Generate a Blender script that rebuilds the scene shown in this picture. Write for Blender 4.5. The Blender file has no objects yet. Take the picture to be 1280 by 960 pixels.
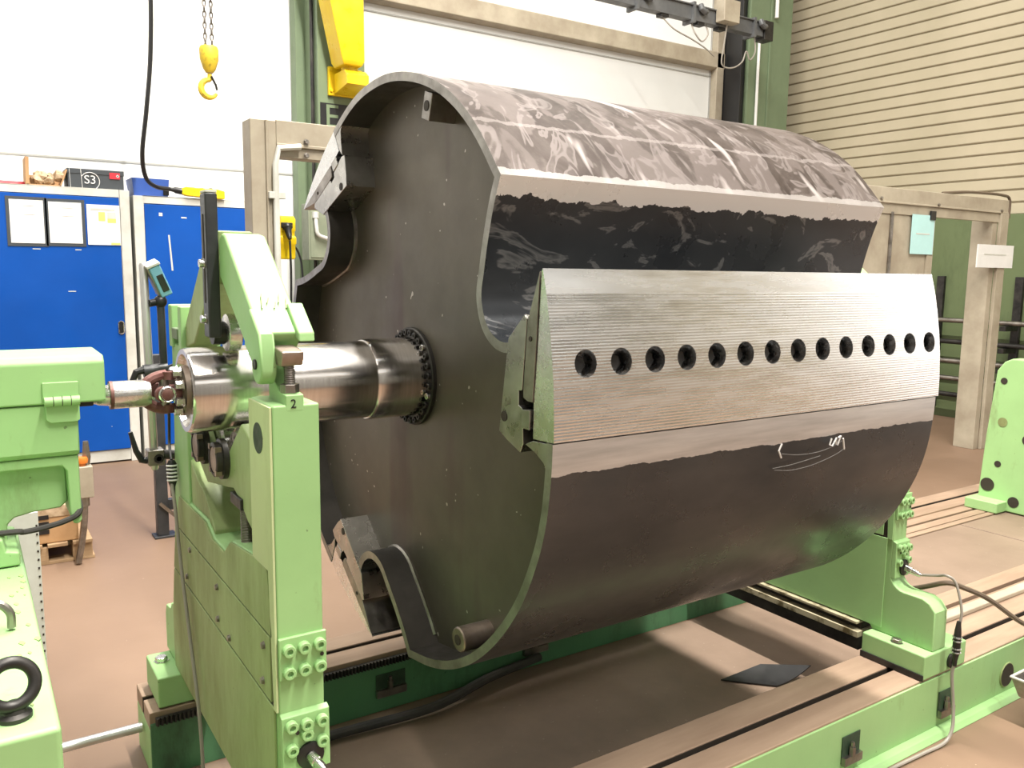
import bpy, bmesh, math, random
from mathutils import Vector, Matrix
random.seed(7)
sc = bpy.context.scene
COL = sc.collection
R = math.radians

# ---------------------------------------------------------------- materials
def newmat(name):
    m = bpy.data.materials.new(name); m.use_nodes = True
    nt = m.node_tree; nt.nodes.clear()
    out = nt.nodes.new('ShaderNodeOutputMaterial'); b = nt.nodes.new('ShaderNodeBsdfPrincipled')
    nt.links.new(b.outputs[0], out.inputs[0])
    return m, nt, b
def N(nt, t, **kw):
    n = nt.nodes.new(t)
    for k, v in kw.items(): setattr(n, k, v)
    return n
def ramp(nt, fac, stops):
    r = N(nt, 'ShaderNodeValToRGB'); e = r.color_ramp.elements
    while len(e) < len(stops): e.new(0.5)
    for i, (p, c) in enumerate(stops):
        e[i].position = p; e[i].color = (c[0], c[1], c[2], 1) if not isinstance(c, (int, float)) else (c, c, c, 1)
    nt.links.new(fac, r.inputs[0]); return r.outputs[0]
def noise(nt, scale, detail=4, rough=.55, vec=None, dist=0):
    n = N(nt, 'ShaderNodeTexNoise'); n.inputs['Scale'].default_value = scale
    n.inputs['Detail'].default_value = detail; n.inputs['Roughness'].default_value = rough
    n.inputs['Distortion'].default_value = dist
    if vec: nt.links.new(vec, n.inputs['Vector'])
    return n.outputs[0]
def objco(nt, scale=(1, 1, 1)):
    tc = N(nt, 'ShaderNodeTexCoord'); mp = N(nt, 'ShaderNodeMapping'); mp.inputs['Scale'].default_value = scale
    nt.links.new(tc.outputs['Object'], mp.inputs[0]); return mp.outputs[0]
def mixc(nt, fac, a, b):
    m = N(nt, 'ShaderNodeMix', data_type='RGBA')
    for k, s in ((0, fac), (6, a), (7, b)):
        if isinstance(s, (tuple, list)): m.inputs[k].default_value = (*s[:3], 1)
        elif isinstance(s, (int, float)): m.inputs[k].default_value = s
        else: nt.links.new(s, m.inputs[k])
    return m.outputs[2]
def bump(nt, b, h, strength=.2, dist=.01):
    bp = N(nt, 'ShaderNodeBump'); bp.inputs['Strength'].default_value = strength; bp.inputs['Distance'].default_value = dist
    nt.links.new(h, bp.inputs['Height']); nt.links.new(bp.outputs[0], b.inputs['Normal'])
def worn(name, c1, c2, rough=.5, metal=0., scale=6, bumpy=.05, rr=.12, stretch=(1, 1, 1), lo=.35, hi=.7, bdist=.004):
    m, nt, b = newmat(name); v = objco(nt, stretch)
    n1 = noise(nt, scale, 6, .6, v)
    col = ramp(nt, n1, [(lo, c1), (hi, c2)]); nt.links.new(col, b.inputs['Base Color'])
    n2 = noise(nt, scale * 3.1, 4, .6, v)
    rg = ramp(nt, n2, [(.3, max(rough - rr, .02)), (.7, rough + rr)]); nt.links.new(rg, b.inputs['Roughness'])
    b.inputs['Metallic'].default_value = metal
    if bumpy: bump(nt, b, noise(nt, scale * 9, 3, .6, v), bumpy, bdist)
    return m
def flat(name, c, rough=.5, metal=0.):
    return worn(name, tuple(x * .93 for x in c), c, rough, metal, 8, .02, .06)

M = {}
def painted(name, base, dirt, rough=.42, amt=(.60, .78), scale=5):
    """machine paint with dirt blotches, thin vertical runs and small chips"""
    m, nt, b = newmat(name); v = objco(nt)
    n1 = noise(nt, scale, 7, .62, v)
    c0 = ramp(nt, n1, [(.3, tuple(x * .9 for x in base)), (.65, base)])
    n2 = noise(nt, scale * .7, 8, .7, objco(nt, (1.6, 1.6, .55)))
    f = ramp(nt, n2, [(amt[0], 0.), (amt[1], .75)])
    c1 = mixc(nt, f, c0, dirt)
    n3 = noise(nt, 70, 2, .5, v); f3 = ramp(nt, n3, [(.74, 0.), (.78, .6)])
    c2 = mixc(nt, f3, c1, tuple(x * .35 for x in dirt))
    nt.links.new(c2, b.inputs['Base Color'])
    rg = ramp(nt, n2, [(.4, rough), (.8, rough + .3)]); nt.links.new(rg, b.inputs['Roughness'])
    bump(nt, b, noise(nt, 60, 3, .5, v), .06, .003)
    return m
GREEN = (.33, .56, .235); GDIRT = (.17, .20, .075)
M['green'] = painted('machine_green_paint', GREEN, GDIRT)
M['green_dirty'] = painted('oily_green_paint', (.33, .44, .18), (.15, .14, .05), .45, (.40, .66), 3.0)
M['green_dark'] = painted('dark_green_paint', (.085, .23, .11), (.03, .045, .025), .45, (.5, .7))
M['green_column'] = painted('column_green_paint', (.17, .23, .135), (.11, .14, .09), .5)
M['green_rack'] = painted('olive_green_paint', (.12, .16, .07), (.05, .07, .03), .5, (.5, .7), 1.5)
M['floor'] = None
M['hall_grey'] = worn('hall_grey', (.20, .20, .19), (.27, .27, .26), .7, 0, .8, .01)
M['blue'] = worn('cabinet_blue', (.003, .066, .34), (.005, .085, .43), .5, 0, 1.3, .015)
M['blue_light'] = flat('bin_blue', (.05, .12, .45), .4)
M['cab_white'] = worn('cabinet_light_grey', (.55, .55, .5), (.72, .73, .69), .5, 0, 5)
M['frame_cream'] = worn('cream_paint', (.33, .28, .21), (.47, .42, .325), .5, 0, 4, .03)
M['wall_white'] = worn('white_wall_panel', (.80, .82, .82), (.88, .89, .88), .6, 0, .6, .01)
M['beige'] = worn('beige_cladding', (.42, .37, .26), (.50, .44, .32), .55, 0, .7, .01)
M['groove'] = flat('cladding_groove', (.22, .17, .10), .7)
M['black'] = flat('black_plastic', (.012, .012, .013), .4)
M['rubber'] = worn('black_rubber', (.02, .02, .02), (.045, .04, .036), .6, 0, 5)
M['dark'] = worn('blackened_steel', (.025, .025, .025), (.07, .065, .06), .45, .7, 9)
M['bar_grey'] = worn('charcoal_paint', (.03, .032, .035), (.06, .062, .066), .4, .2, 8)
M['steel'] = worn('bright_steel', (.55, .54, .52), (.78, .77, .75), .25, 1, 12)
M['steel_dull'] = worn('dull_steel', (.22, .20, .18), (.42, .39, .36), .4, 1, 14, .08)
M['steel_brown'] = worn('browned_steel', (.17, .13, .10), (.40, .33, .28), .42, .85, 10, .1)
M['yellow'] = worn('yellow_paint', (.85, .55, .01), (.95, .72, .015), .35, 0, 4)
M['yellow_dirty'] = worn('worn_yellow_paint', (.30, .20, .04), (.85, .62, .05), .45, 0, 30, .05, .12, (1, 1, 1), .3, .5)
M['orange'] = flat('orange_plastic', (.8, .22, .03), .4)
M['white_plain'] = flat('white_sheet', (.85, .85, .84), .6)
M['red'] = flat('red_print', (.65, .03, .05), .5)
M['redlead'] = worn('red_primer', (.13, .045, .04), (.24, .13, .115), .5, .5, 30)
M['grey_box'] = flat('dark_grey_card', (.055, .065, .075), .5)
M['carton'] = worn('brown_cardboard', (.42, .24, .11), (.56, .34, .17), .75, 0, 6)
M['wood'] = worn('pallet_wood', (.30, .19, .10), (.48, .33, .19), .7, 0, 4, .05, .1, (1, 8, 8))
M['cyan'] = flat('pale_blue_casing', (.18, .42, .55), .35)
M['cyan_paper'] = flat('pale_cyan_paper', (.5, .80, .80), .7)
M['yellow_print'] = flat('yellow_print', (.85, .75, .2), .6)
M['cable_grey'] = flat('grey_cable', (.33, .30, .26), .5)
M['cable_brown'] = flat('brown_cable', (.13, .095, .065), .5)
M['ground_top'] = worn('dusty_slideway', (.30, .205, .145), (.42, .30, .215), .6, .15, 4, .03, .1, (.4, 2.5, 2.5))
M['grimy_cream'] = worn('grimy_cream_paint', (.10, .075, .03), (.45, .40, .27), .55, 0, 22, .08, .12, (1, 1, 1), .36, .52)
M['green_side_lit'] = painted('side_lit_green_paint', (.58, .66, .36), (.36, .38, .18), .45, (.5, .8), 3)  # same green paint, lightened to stand for warm light from the left
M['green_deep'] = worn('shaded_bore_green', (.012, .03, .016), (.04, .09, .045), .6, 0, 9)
M['rail_grey'] = worn('rail_grey_paint', (.10, .105, .11), (.16, .165, .17), .45, .2, 6)
M['bright_rod'] = worn('bright_rod_steel', (.62, .62, .61), (.74, .74, .73), .34, .8, 4, 0, .04)
M['box_green'] = worn('grey_green_paint', (.20, .23, .16), (.27, .30, .215), .5, 0, 5)
M['scribe'] = flat('scribed_grey', (.20, .20, .195), .6)
M['slot'] = flat('slot_shade_dark', (.03, .022, .015), .7)  # near-black that puts the shade of slots, gaps and holes into colour
M['cloth'] = worn('kraft_wrapping', (.30, .20, .11), (.65, .50, .34), .8, 0, 20)
M['glow'] = None

def mk_floor():
    m, nt, b = newmat('painted_concrete_floor'); v = objco(nt)
    c = ramp(nt, noise(nt, .9, 8, .6, v), [(.3, (.18, .112, .073)), (.7, (.245, .160, .108))])
    f = ramp(nt, noise(nt, 14, 4, .7, v), [(.66, 0.), (.8, .25)])
    c = mixc(nt, f, c, (.24, .16, .11))
    f2 = ramp(nt, noise(nt, 55, 2, .5, v), [(.77, 0.), (.80, .5)])
    c = mixc(nt, f2, c, (.65, .52, .42))
    nt.links.new(c, b.inputs['Base Color']); b.inputs['Roughness'].default_value = .55
    bump(nt, b, noise(nt, 40, 4, .6, v), .06, .004); return m
M['floor'] = mk_floor()
def mk_pit():
    m, nt, b = newmat('scaled_pit_plate'); v = objco(nt)
    c = ramp(nt, noise(nt, 2.2, 8, .65, v), [(.3, (.17, .118, .085)), (.7, (.25, .178, .132))])
    f = ramp(nt, noise(nt, 60, 2, .5, v), [(.72, 0.), (.76, .7)])
    c = mixc(nt, f, c, (.3, .24, .2))
    nt.links.new(c, b.inputs['Base Color']); b.inputs['Roughness'].default_value = .6; b.inputs['Metallic'].default_value = .0
    bump(nt, b, noise(nt, 30, 4, .6, v), .1, .004); return m
M['pit'] = mk_pit()

# rotor steels: the rotor's origin sits on its axis, so object space is axis space
def axis_nodes(nt):
    tc = N(nt, 'ShaderNodeTexCoord'); s = N(nt, 'ShaderNodeSeparateXYZ'); nt.links.new(tc.outputs['Object'], s.inputs[0])
    at = N(nt, 'ShaderNodeMath', operation='ARCTAN2')
    neg = N(nt, 'ShaderNodeMath', operation='MULTIPLY'); neg.inputs[1].default_value = -1; nt.links.new(s.outputs[1], neg.inputs[0])
    nt.links.new(s.outputs[2], at.inputs[0]); nt.links.new(neg.outputs[0], at.inputs[1])
    return tc, s, at.outputs[0]
def mth(nt, op, a, b=None, c=None, clamp=False):
    n = N(nt, 'ShaderNodeMath', operation=op); n.use_clamp = clamp
    for i, x in enumerate((a, b, c)):
        if x is None: continue
        if isinstance(x, (int, float)): n.inputs[i].default_value = x
        else: nt.links.new(x, n.inputs[i])
    return n.outputs[0]
def mk_plate():
    m, nt, b = newmat('brown_mill_plate'); v = objco(nt)
    c = ramp(nt, noise(nt, 2.2, 6, .6, v), [(.3, (.088, .075, .059)), (.7, (.155, .135, .108))])
    f = ramp(nt, noise(nt, 1.3, 3, .5, objco(nt, (1, 3.5, .5))), [(.56, 0.), (.64, .55)])
    c = mixc(nt, f, c, (.085, .05, .052))
    f2 = ramp(nt, noise(nt, 45, 1, .4, v), [(.775, 0.), (.79, .8)])
    c = mixc(nt, f2, c, (.55, .5, .45))
    nt.links.new(c, b.inputs['Base Color']); b.inputs['Metallic'].default_value = .55
    nt.links.new(ramp(nt, noise(nt, 5, 4, .6, v), [(.3, .36), (.7, .52)]), b.inputs['Roughness'])
    bump(nt, b, noise(nt, 120, 3, .6, v), .04, .002); return m
M['plate'] = mk_plate()
def mk_shell(kind):
    m, nt, b = newmat('rolled_shell_steel_' + kind)
    tc, s, ang = axis_nodes(nt)
    v = objco(nt)
    dark = ramp(nt, noise(nt, 3, 6, .6, objco(nt, (.6, 1.5, 1.5))), [(.3, (.036, .041, .047)), (.7, (.085, .088, .092))])
    nz = noise(nt, 14, 5, .65, v)
    nzc = mth(nt, 'SUBTRACT', nz, .5)
    rough = ramp(nt, noise(nt, 7, 5, .6, v), [(.3, .22), (.7, .38)])
    bright = ramp(nt, noise(nt, 8, 4, .6, objco(nt, (.5, 6, 6))), [(.3, (.40, .385, .375)), (.7, (.56, .545, .53))])
    if kind == 'crown':
        # machined strip next to the knife seat: 112.8..120 degrees after the lip, i.e. -7.2..0 from the knife
        a1 = mth(nt, 'ADD', ang, mth(nt, 'MULTIPLY', nzc, .03))
        f = mth(nt, 'MULTIPLY', mth(nt, 'GREATER_THAN', a1, R(-8.0)), mth(nt, 'LESS_THAN', ang, R(20)))
        col = mixc(nt, f, dark, bright)
        rg = mixc(nt, f, rough, (.34, .34, .34))
        # long faint scratches round the shell
        sc_ = ramp(nt, noise(nt, 2.2, 5, .7, objco(nt, (14, .8, .8)), 1.2), [(.68, 0.), (.74, .14)])
        col = mixc(nt, sc_, col, (.2, .19, .18))
        scl = ramp(nt, noise(nt, 9, 3, .6, v), [(.74, 0.), (.80, .12)])
        col = mixc(nt, scl, col, (.14, .13, .13))
    elif kind == 'ground':
        base = ramp(nt, noise(nt, 5, 7, .68, objco(nt, (1.3, 1.3, 1.3)), .6), [(.34, (.042, .031, .027)), (.50, (.075, .058, .051)), (.66, (.115, .094, .085))])
        # broad grinder passes: soft patches drawn out round the crown, edges frayed
        fray = noise(nt, 26, 4, .7, v)
        n1 = mth(nt, 'ADD', noise(nt, 3.2, 3, .5, objco(nt, (2.6, .9, .9)), .9), mth(nt, 'MULTIPLY', mth(nt, 'SUBTRACT', fray, .5), .16))
        f = ramp(nt, n1, [(.50, 0.), (.545, .75)])
        # nearer the lip the passes cover more
        near = mth(nt, 'MULTIPLY', mth(nt, 'SUBTRACT', 1.25, ang, None, True), .10)
        n2 = mth(nt, 'ADD', mth(nt, 'ADD', noise(nt, 5.5, 2, .5, objco(nt, (1.7, 1.1, 1.1)), 2.2), near), mth(nt, 'MULTIPLY', mth(nt, 'SUBTRACT', fray, .5), .08))
        f2 = ramp(nt, n2, [(.565, 0.), (.60, .6), (.65, .6), (.68, .15)])
        # bright swipes
        n3 = noise(nt, 4.2, 2, .45, objco(nt, (4.2, .8, .8)), .5)
        f3 = ramp(nt, n3, [(.63, 0.), (.72, .8)])
        col = mixc(nt, f, base, (.165, .137, .128))
        col = mixc(nt, f2, col, (.255, .222, .213))
        col = mixc(nt, f3, col, (.55, .50, .485))
        # seams ground bright: lip edge and one along the crown
        e1 = mth(nt, 'LESS_THAN', mth(nt, 'ADD', ang, mth(nt, 'MULTIPLY', nzc, .05)), R(42.0))
        e2 = mth(nt, 'LESS_THAN', mth(nt, 'ABSOLUTE', mth(nt, 'ADD', mth(nt, 'SUBTRACT', ang, R(53.5)), mth(nt, 'MULTIPLY', nzc, .06))), R(.45))
        col = mixc(nt, mth(nt, 'MULTIPLY', e2, .35), col, (.42, .38, .365))
        col = mixc(nt, mth(nt, 'MULTIPLY', e1, .75), col, (.40, .375, .36))
        rg = ramp(nt, noise(nt, 9, 4, .6, v), [(.3, .34), (.7, .52)])
    else:  # pocket
        z = s.outputs[2]
        rad = mth(nt, 'SQRT', mth(nt, 'ADD', mth(nt, 'MULTIPLY', s.outputs[1], s.outputs[1]), mth(nt, 'MULTIPLY', z, z)))
        e = mth(nt, 'GREATER_THAN', mth(nt, 'ADD', rad, mth(nt, 'MULTIPLY', nzc, .06)), .700)
        sw = ramp(nt, noise(nt, 3.2, 4, .6, objco(nt, (1.2, 2, 2)), 2.5), [(.57, 0.), (.61, .6), (.66, .25), (.70, 0.)])
        dark = ramp(nt, noise(nt, 3, 6, .6, v), [(.3, (.024, .028, .034)), (.7, (.05, .054, .060))])
        col = mixc(nt, sw, dark, (.26, .26, .26))
        col = mixc(nt, e, col, (.74, .73, .725))
        rg = rough
    nt.links.new(col, b.inputs['Base Color']); nt.links.new(rg, b.inputs['Roughness'])
    if kind == 'ground': b.inputs['Metallic'].default_value = .45
    elif kind == 'pocket': nt.links.new(ramp(nt, e, [(0., .5), (1., .2)]), b.inputs['Metallic'])
    else: nt.links.new(ramp(nt, f, [(0., .8), (1., .6)]), b.inputs['Metallic'])
    bump(nt, b, noise(nt, 30, 4, .6, v), .05 if kind == 'ground' else .015, .003)
    return m
for k in ('crown', 'ground', 'pocket'): M['shell_' + k] = mk_shell(k)
def mk_knife():
    m, nt, b = newmat('milled_knife_steel')
    tc, s, ang = axis_nodes(nt)
    v = objco(nt, (.6, 4, 4))
    col = ramp(nt, noise(nt, 7, 4, .6, v), [(.3, (.74, .745, .75)), (.7, (.86, .865, .87))])
    w = N(nt, 'ShaderNodeMath', operation='SINE'); ph = mth(nt, 'MULTIPLY', ang, 2 * math.pi / R(.47)); nt.links.new(ph, w.inputs[0])
    body = mth(nt, 'LESS_THAN', ang, R(18.6))
    gm = N(nt, 'ShaderNodeNewGeometry'); sx = N(nt, 'ShaderNodeSeparateXYZ'); nt.links.new(gm.outputs['True Normal'], sx.inputs[0])
    body = mth(nt, 'MULTIPLY', body, mth(nt, 'LESS_THAN', mth(nt, 'ABSOLUTE', sx.outputs[0]), .5))
    g = mth(nt, 'MULTIPLY', w.outputs[0], body)
    col = mixc(nt, mth(nt, 'MULTIPLY', mth(nt, 'GREATER_THAN', g, .55), .16), col, (.36, .355, .35))
    nt.links.new(col, b.inputs['Base Color']); b.inputs['Metallic'].default_value = 1
    nt.links.new(ramp(nt, noise(nt, 12, 4, .6, v), [(.3, .20), (.7, .33)]), b.inputs['Roughness'])
    bump(nt, b, g, .22, .001); return m
M['knife'] = mk_knife()
def mk_polish():
    m, nt, b = newmat('turned_shaft_steel'); v = objco(nt, (30, 2, 2))
    col = ramp(nt, noise(nt, 6, 3, .6, v), [(.3, (.60, .57, .54)), (.7, (.74, .71, .68))])
    nt.links.new(col, b.inputs['Base Color']); b.inputs['Metallic'].default_value = 1
    nt.links.new(ramp(nt, noise(nt, 5, 3, .6, objco(nt)), [(.3, .13), (.7, .22)]), b.inputs['Roughness'])
    bump(nt, b, noise(nt, 10, 2, .5, objco(nt, (40, 1, 1))), .03, .001); return m
M['polish'] = mk_polish()
def emis(name, c, s):
    m, nt, b = newmat(name); b.inputs['Emission Color'].default_value = (*c, 1); b.inputs['Emission Strength'].default_value = s
    b.inputs['Base Color'].default_value = (.8, .8, .8, 1); return m

for n_ in M['blue'].node_tree.nodes:
    if n_.type == 'BSDF_PRINCIPLED': n_.inputs['Specular IOR Level'].default_value = .18
# ---------------------------------------------------------------- mesh builder
class MB:
    def __init__(s): s.bm = bmesh.new(); s.mi = 0
    def _done(s, faces):
        for f in faces: f.material_index = s.mi
    def box(s, x0, x1, y0, y1, z0, z1):
        v = [s.bm.verts.new(p) for p in ((x0,y0,z0),(x1,y0,z0),(x1,y1,z0),(x0,y1,z0),(x0,y0,z1),(x1,y0,z1),(x1,y1,z1),(x0,y1,z1))]
        s._done([s.bm.faces.new([v[i] for i in q]) for q in ((0,3,2,1),(4,5,6,7),(0,1,5,4),(1,2,6,5),(2,3,7,6),(3,0,4,7))]); return s
    def prism(s, poly, ax, a0, a1):
        def P(p, a): return (a, p[0], p[1]) if ax == 'x' else (p[0], a, p[1]) if ax == 'y' else (p[0], p[1], a)
        A = [s.bm.verts.new(P(p, a0)) for p in poly]; B = [s.bm.verts.new(P(p, a1)) for p in poly]
        n = len(poly); fs = [s.bm.faces.new(A[::-1]), s.bm.faces.new(B)]
        for i in range(n): fs.append(s.bm.faces.new((A[i], A[(i+1) % n], B[(i+1) % n], B[i])))
        s._done(fs); return s
    def rings(s, rings, cap=True, closed=False):
        vs = [[s.bm.verts.new(p) for p in r] for r in rings]; n = len(vs[0]); fs = []
        m = len(vs)
        for i in range(m if closed else m - 1):
            a, b = vs[i], vs[(i+1) % m]
            for j in range(n): fs.append(s.bm.faces.new((a[j], a[(j+1) % n], b[(j+1) % n], b[j])))
        if cap and not closed: fs += [s.bm.faces.new(vs[0][::-1]), s.bm.faces.new(vs[-1])]
        s._done(fs); return s
    def lathe(s, prof, p0, d, seg=32, rot=0):
        """prof: (t along d, radius)"""
        d = Vector(d).normalized(); p0 = Vector(p0)
        u = d.orthogonal().normalized() if abs(d.x) < .99 else Vector((0, 0, 1)); w = d.cross(u)
        return s.rings([[p0 + d*t + (u*math.cos(2*math.pi*j/seg+rot) + w*math.sin(2*math.pi*j/seg+rot)) * max(r, 1e-5) for j in range(seg)] for t, r in prof])
    def cyl(s, p0, p1, r, r2=None, seg=24, rot=0):
        p0, p1 = Vector(p0), Vector(p1); L = (p1-p0).length
        return s.lathe([(0, r), (L, r if r2 is None else r2)], p0, p1-p0, seg, rot)
    def tube(s, pts, r, seg=8, closed=False):
        pts = [Vector(p) for p in pts]; n = len(pts); rings = []; u = None
        for i, p in enumerate(pts):
            a = pts[i-1] if (i or closed) else p; b = pts[(i+1) % n] if (i < n-1 or closed) else p
            t = (b-a).normalized()
            u = t.orthogonal().normalized() if u is None else (u - t*u.dot(t)).normalized()
            w = t.cross(u); rr = r[i] if isinstance(r, (list, tuple)) else r
            rings.append([p + (u*math.cos(2*math.pi*j/seg) + w*math.sin(2*math.pi*j/seg))*rr for j in range(seg)])
        return s.rings(rings, True, closed)
    def torus(s, c, axis, Rr, r, seg=36, sg=12):
        c = Vector(c); d = Vector(axis).normalized(); u = d.orthogonal().normalized(); w = d.cross(u)
        return s.tube([c + (u*math.cos(2*math.pi*i/seg) + w*math.sin(2*math.pi*i/seg))*Rr for i in range(seg)], r, sg, True)
    def sphere(s, c, r, seg=16, sq=(1, 1, 1)):
        k = bmesh.ops.create_uvsphere(s.bm, u_segments=seg, v_segments=seg//2, radius=r)
        for v in k['verts']: v.co = Vector((v.co.x*sq[0], v.co.y*sq[1], v.co.z*sq[2])) + Vector(c)
        return s
    def xf(s, mat):
        bmesh.ops.transform(s.bm, matrix=mat, verts=s.bm.verts[:]); return s
    def bolt(s, p, d, r, h, hexa=True, socket=False):
        """bolt head standing on p along d"""
        p = Vector(p); d = Vector(d).normalized()
        if socket: s.lathe([(0, r), (h*.85, r), (h, r*.88), (h, r*.5), (h*.45, r*.5), (h*.45, 0)], p, d, 18)
        else:
            s.lathe([(0, r*1.25), (h*.16, r*1.25), (h*.16, r), (h*.9, r), (h, r*.86)], p, d, 6 if hexa else 18)
        return s
def wpos(o):
    p = Vector((0, 0, 0))
    while o: p += o.location; o = o.parent
    return p
def obj(name, mb, mat, parent=None, bevel=0, smooth=35, origin=None):
    me = bpy.data.meshes.new(name)
    bmesh.ops.remove_doubles(mb.bm, verts=mb.bm.verts[:], dist=1e-6)
    bmesh.ops.recalc_face_normals(mb.bm, faces=mb.bm.faces[:])
    o = bpy.data.objects.new(name, me); COL.objects.link(o)
    if parent is not None:
        o.parent = parent; off = wpos(parent)
    elif origin is not None: off = Vector(origin); o.location = off
    else:
        xs = [v.co for v in mb.bm.verts]
        off = Vector(((min(v.x for v in xs)+max(v.x for v in xs))/2, (min(v.y for v in xs)+max(v.y for v in xs))/2, min(v.z for v in xs)))
        o.location = off
    bmesh.ops.translate(mb.bm, vec=-off, verts=mb.bm.verts[:])
    mb.bm.to_mesh(me); mb.bm.free()
    for mm in (mat if isinstance(mat, (list, tuple)) else [mat]): me.materials.append(M[mm] if isinstance(mm, str) else mm)
    if smooth:
        me.polygons.foreach_set('use_smooth', [True]*len(me.polygons)); me.set_sharp_from_angle(angle=R(smooth))
    if bevel:
        b = o.modifiers.new('bevel', 'BEVEL'); b.width = bevel; b.segments = 2; b.limit_method = 'ANGLE'; b.angle_limit = R(40)
        b.harden_normals = True
    return o
def thing(name, label, cat, loc, group=None):
    o = bpy.data.objects.new(name, None); COL.objects.link(o); o.location = loc; o.empty_display_size = .1
    return tag(o, label, cat, group)
def tag(o, label, cat, group=None, kind=None):
    o['label'] = label; o['category'] = cat
    if group: o['group'] = group
    if kind: o['kind'] = kind
    return o
def struct(name, mb, mat, parent=None, bevel=0, label=None, cat=None):
    o = obj(name, mb, mat, parent, bevel)
    if parent is None:
        o['kind'] = 'structure'
        o['label'] = label or name; o['category'] = cat or name.split('_')[0]
    return o
def kids(o): return [c for c in bpy.data.objects if c.parent == o]
def copy_tree(o, parent=None):
    c = o.copy(); COL.objects.link(c)
    if parent: c.parent = parent
    for k in kids(o): copy_tree(k, c)
    return c
def bake(o, cutters):
    """subtract cutter meshes and keep the result as plain mesh"""
    for c in cutters:
        md = o.modifiers.new('cut', 'BOOLEAN'); md.object = c; md.operation = 'DIFFERENCE'; md.solver = 'EXACT'
    bpy.context.view_layer.update()
    dg = bpy.context.evaluated_depsgraph_get()
    me = bpy.data.meshes.new_from_object(o.evaluated_get(dg))
    o.modifiers.clear(); o.data = me
    for c in cutters:
        d = c.data; bpy.data.objects.remove(c); bpy.data.meshes.remove(d)
    me.polygons.foreach_set('use_smooth', [True]*len(me.polygons)); me.set_sharp_from_angle(angle=R(35))
def text(s, size, depth, mat, parent, name, mtx):
    cu = bpy.data.curves.new('t', 'FONT'); cu.body = s; cu.size = size; cu.extrude = depth; cu.align_x = 'CENTER'; cu.align_y = 'CENTER'
    t = bpy.data.objects.new('t', cu); COL.objects.link(t); bpy.context.view_layer.update()
    me = bpy.data.meshes.new_from_object(t.evaluated_get(bpy.context.evaluated_depsgraph_get()))
    bpy.data.objects.remove(t); me.transform(mtx)
    me.transform(Matrix.Translation(-wpos(parent))); me.materials.clear(); me.materials.append(M[mat])
    o = bpy.data.objects.new(name, me); COL.objects.link(o); o.parent = parent; return o
# lettering that stands upright and faces -Y: x stays x, y becomes z
def face_y(x, y, z): return Matrix(((1,0,0,x),(0,0,-1,y),(0,1,0,z),(0,0,0,1)))
def catmull(pts, n=8):
    pts = [Vector(p) for p in pts]; P = [pts[0]*2-pts[1]] + pts + [pts[-1]*2-pts[-2]]; out = []
    for i in range(1, len(P)-2):
        for k in range(n):
            t = k/n; a, b, c, d = P[i-1], P[i], P[i+1], P[i+2]
            out.append(.5*((2*b)+(-a+c)*t+(2*a-5*b+4*c-d)*t*t+(-a+3*b-3*c+d)*t**3))
    return out + [pts[-1]]

# ================================================================= the hall
WX, WY, WZ = 9.0, 7.4, 8.2
struct('floor', MB().box(-5, WX+.2, -7, WY+.2, -.15, 0), 'floor', label='dusty pinkish brown workshop floor', cat='floor')
mb = MB(); mb.box(-5, WX+.2, WY, WY+.15, 0, WZ)
struct('wall_back', mb, 'wall_white', label='white panelled back wall behind the blue cabinets', cat='wall')
# joints of the back wall's panels and the beige band across it
mb = MB()
for z in (1.03, 2.30, 3.80, 5.1): mb.box(-5, WX, WY-.006, WY, z, z+.014)
for x in (7.6,): mb.box(x, x+.012, WY-.006, WY, 0, WZ)
struct('trim_1', mb, flat('panel_joint', (.42, .42, .40), .7), label='thin grey joints between the white wall panels', cat='trim')
mb = MB().prism([(WY-.10, 3.89), (WY-.0, 3.87), (WY, 4.10), (WY-.10, 4.07)], 'x', 3.0, 7.75)
struct('trim_2', mb, 'frame_cream', bevel=.01, label='beige band running across the white back wall', cat='trim')
mb = MB().box(7.62, 7.74, WY-.10, WY, 0, WZ)
struct('trim_3', mb, 'frame_cream', bevel=.01, label='beige upright at the end of the white wall panels', cat='trim')
# right wall in corrugated sheet: flutes with narrow dark grooves
poly = []; z = 0.0
while z < WZ:
    for dz in (0.0, .125, .25):
        zz = z + dz
        poly += [(0.0, zz+.012), (0.0, zz+.113), (.016, zz+.119)]
    z += .375
prof = [(WX - .03 + a, b) for a, b in poly]
mb = MB(); mb.prism([(p[0], p[1]) for p in prof] + [(WX+.15, prof[-1][1]), (WX+.15, 0)], 'y', -7, WY)
wr = struct('wall_right', mb, 'beige', label='beige horizontally ribbed metal cladding of the right wall', cat='wall')
mb = MB(); z = 0
while z < WZ:
    mb.box(WX-.028, WX-.012, 3.0, WY, z-.000, z+.0045); z += .125
struct('trim_4', mb, 'groove', label='dark grooves between the ribs of the beige cladding', cat='trim')
struct('wall_left', MB().box(-5.15, -5, -7, WY+.2, 0, WZ), 'hall_grey', label='grey left wall of the hall', cat='wall')
struct('wall_front', MB().box(-5, WX+.2, -7.15, -7, 0, WZ), 'hall_grey', label='grey wall behind the viewer', cat='wall')
struct('ceiling', MB().box(-5, WX+.2, -7, WY+.2, WZ, WZ+.15), 'hall_grey', label='grey hall ceiling', cat='ceiling')
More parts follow.
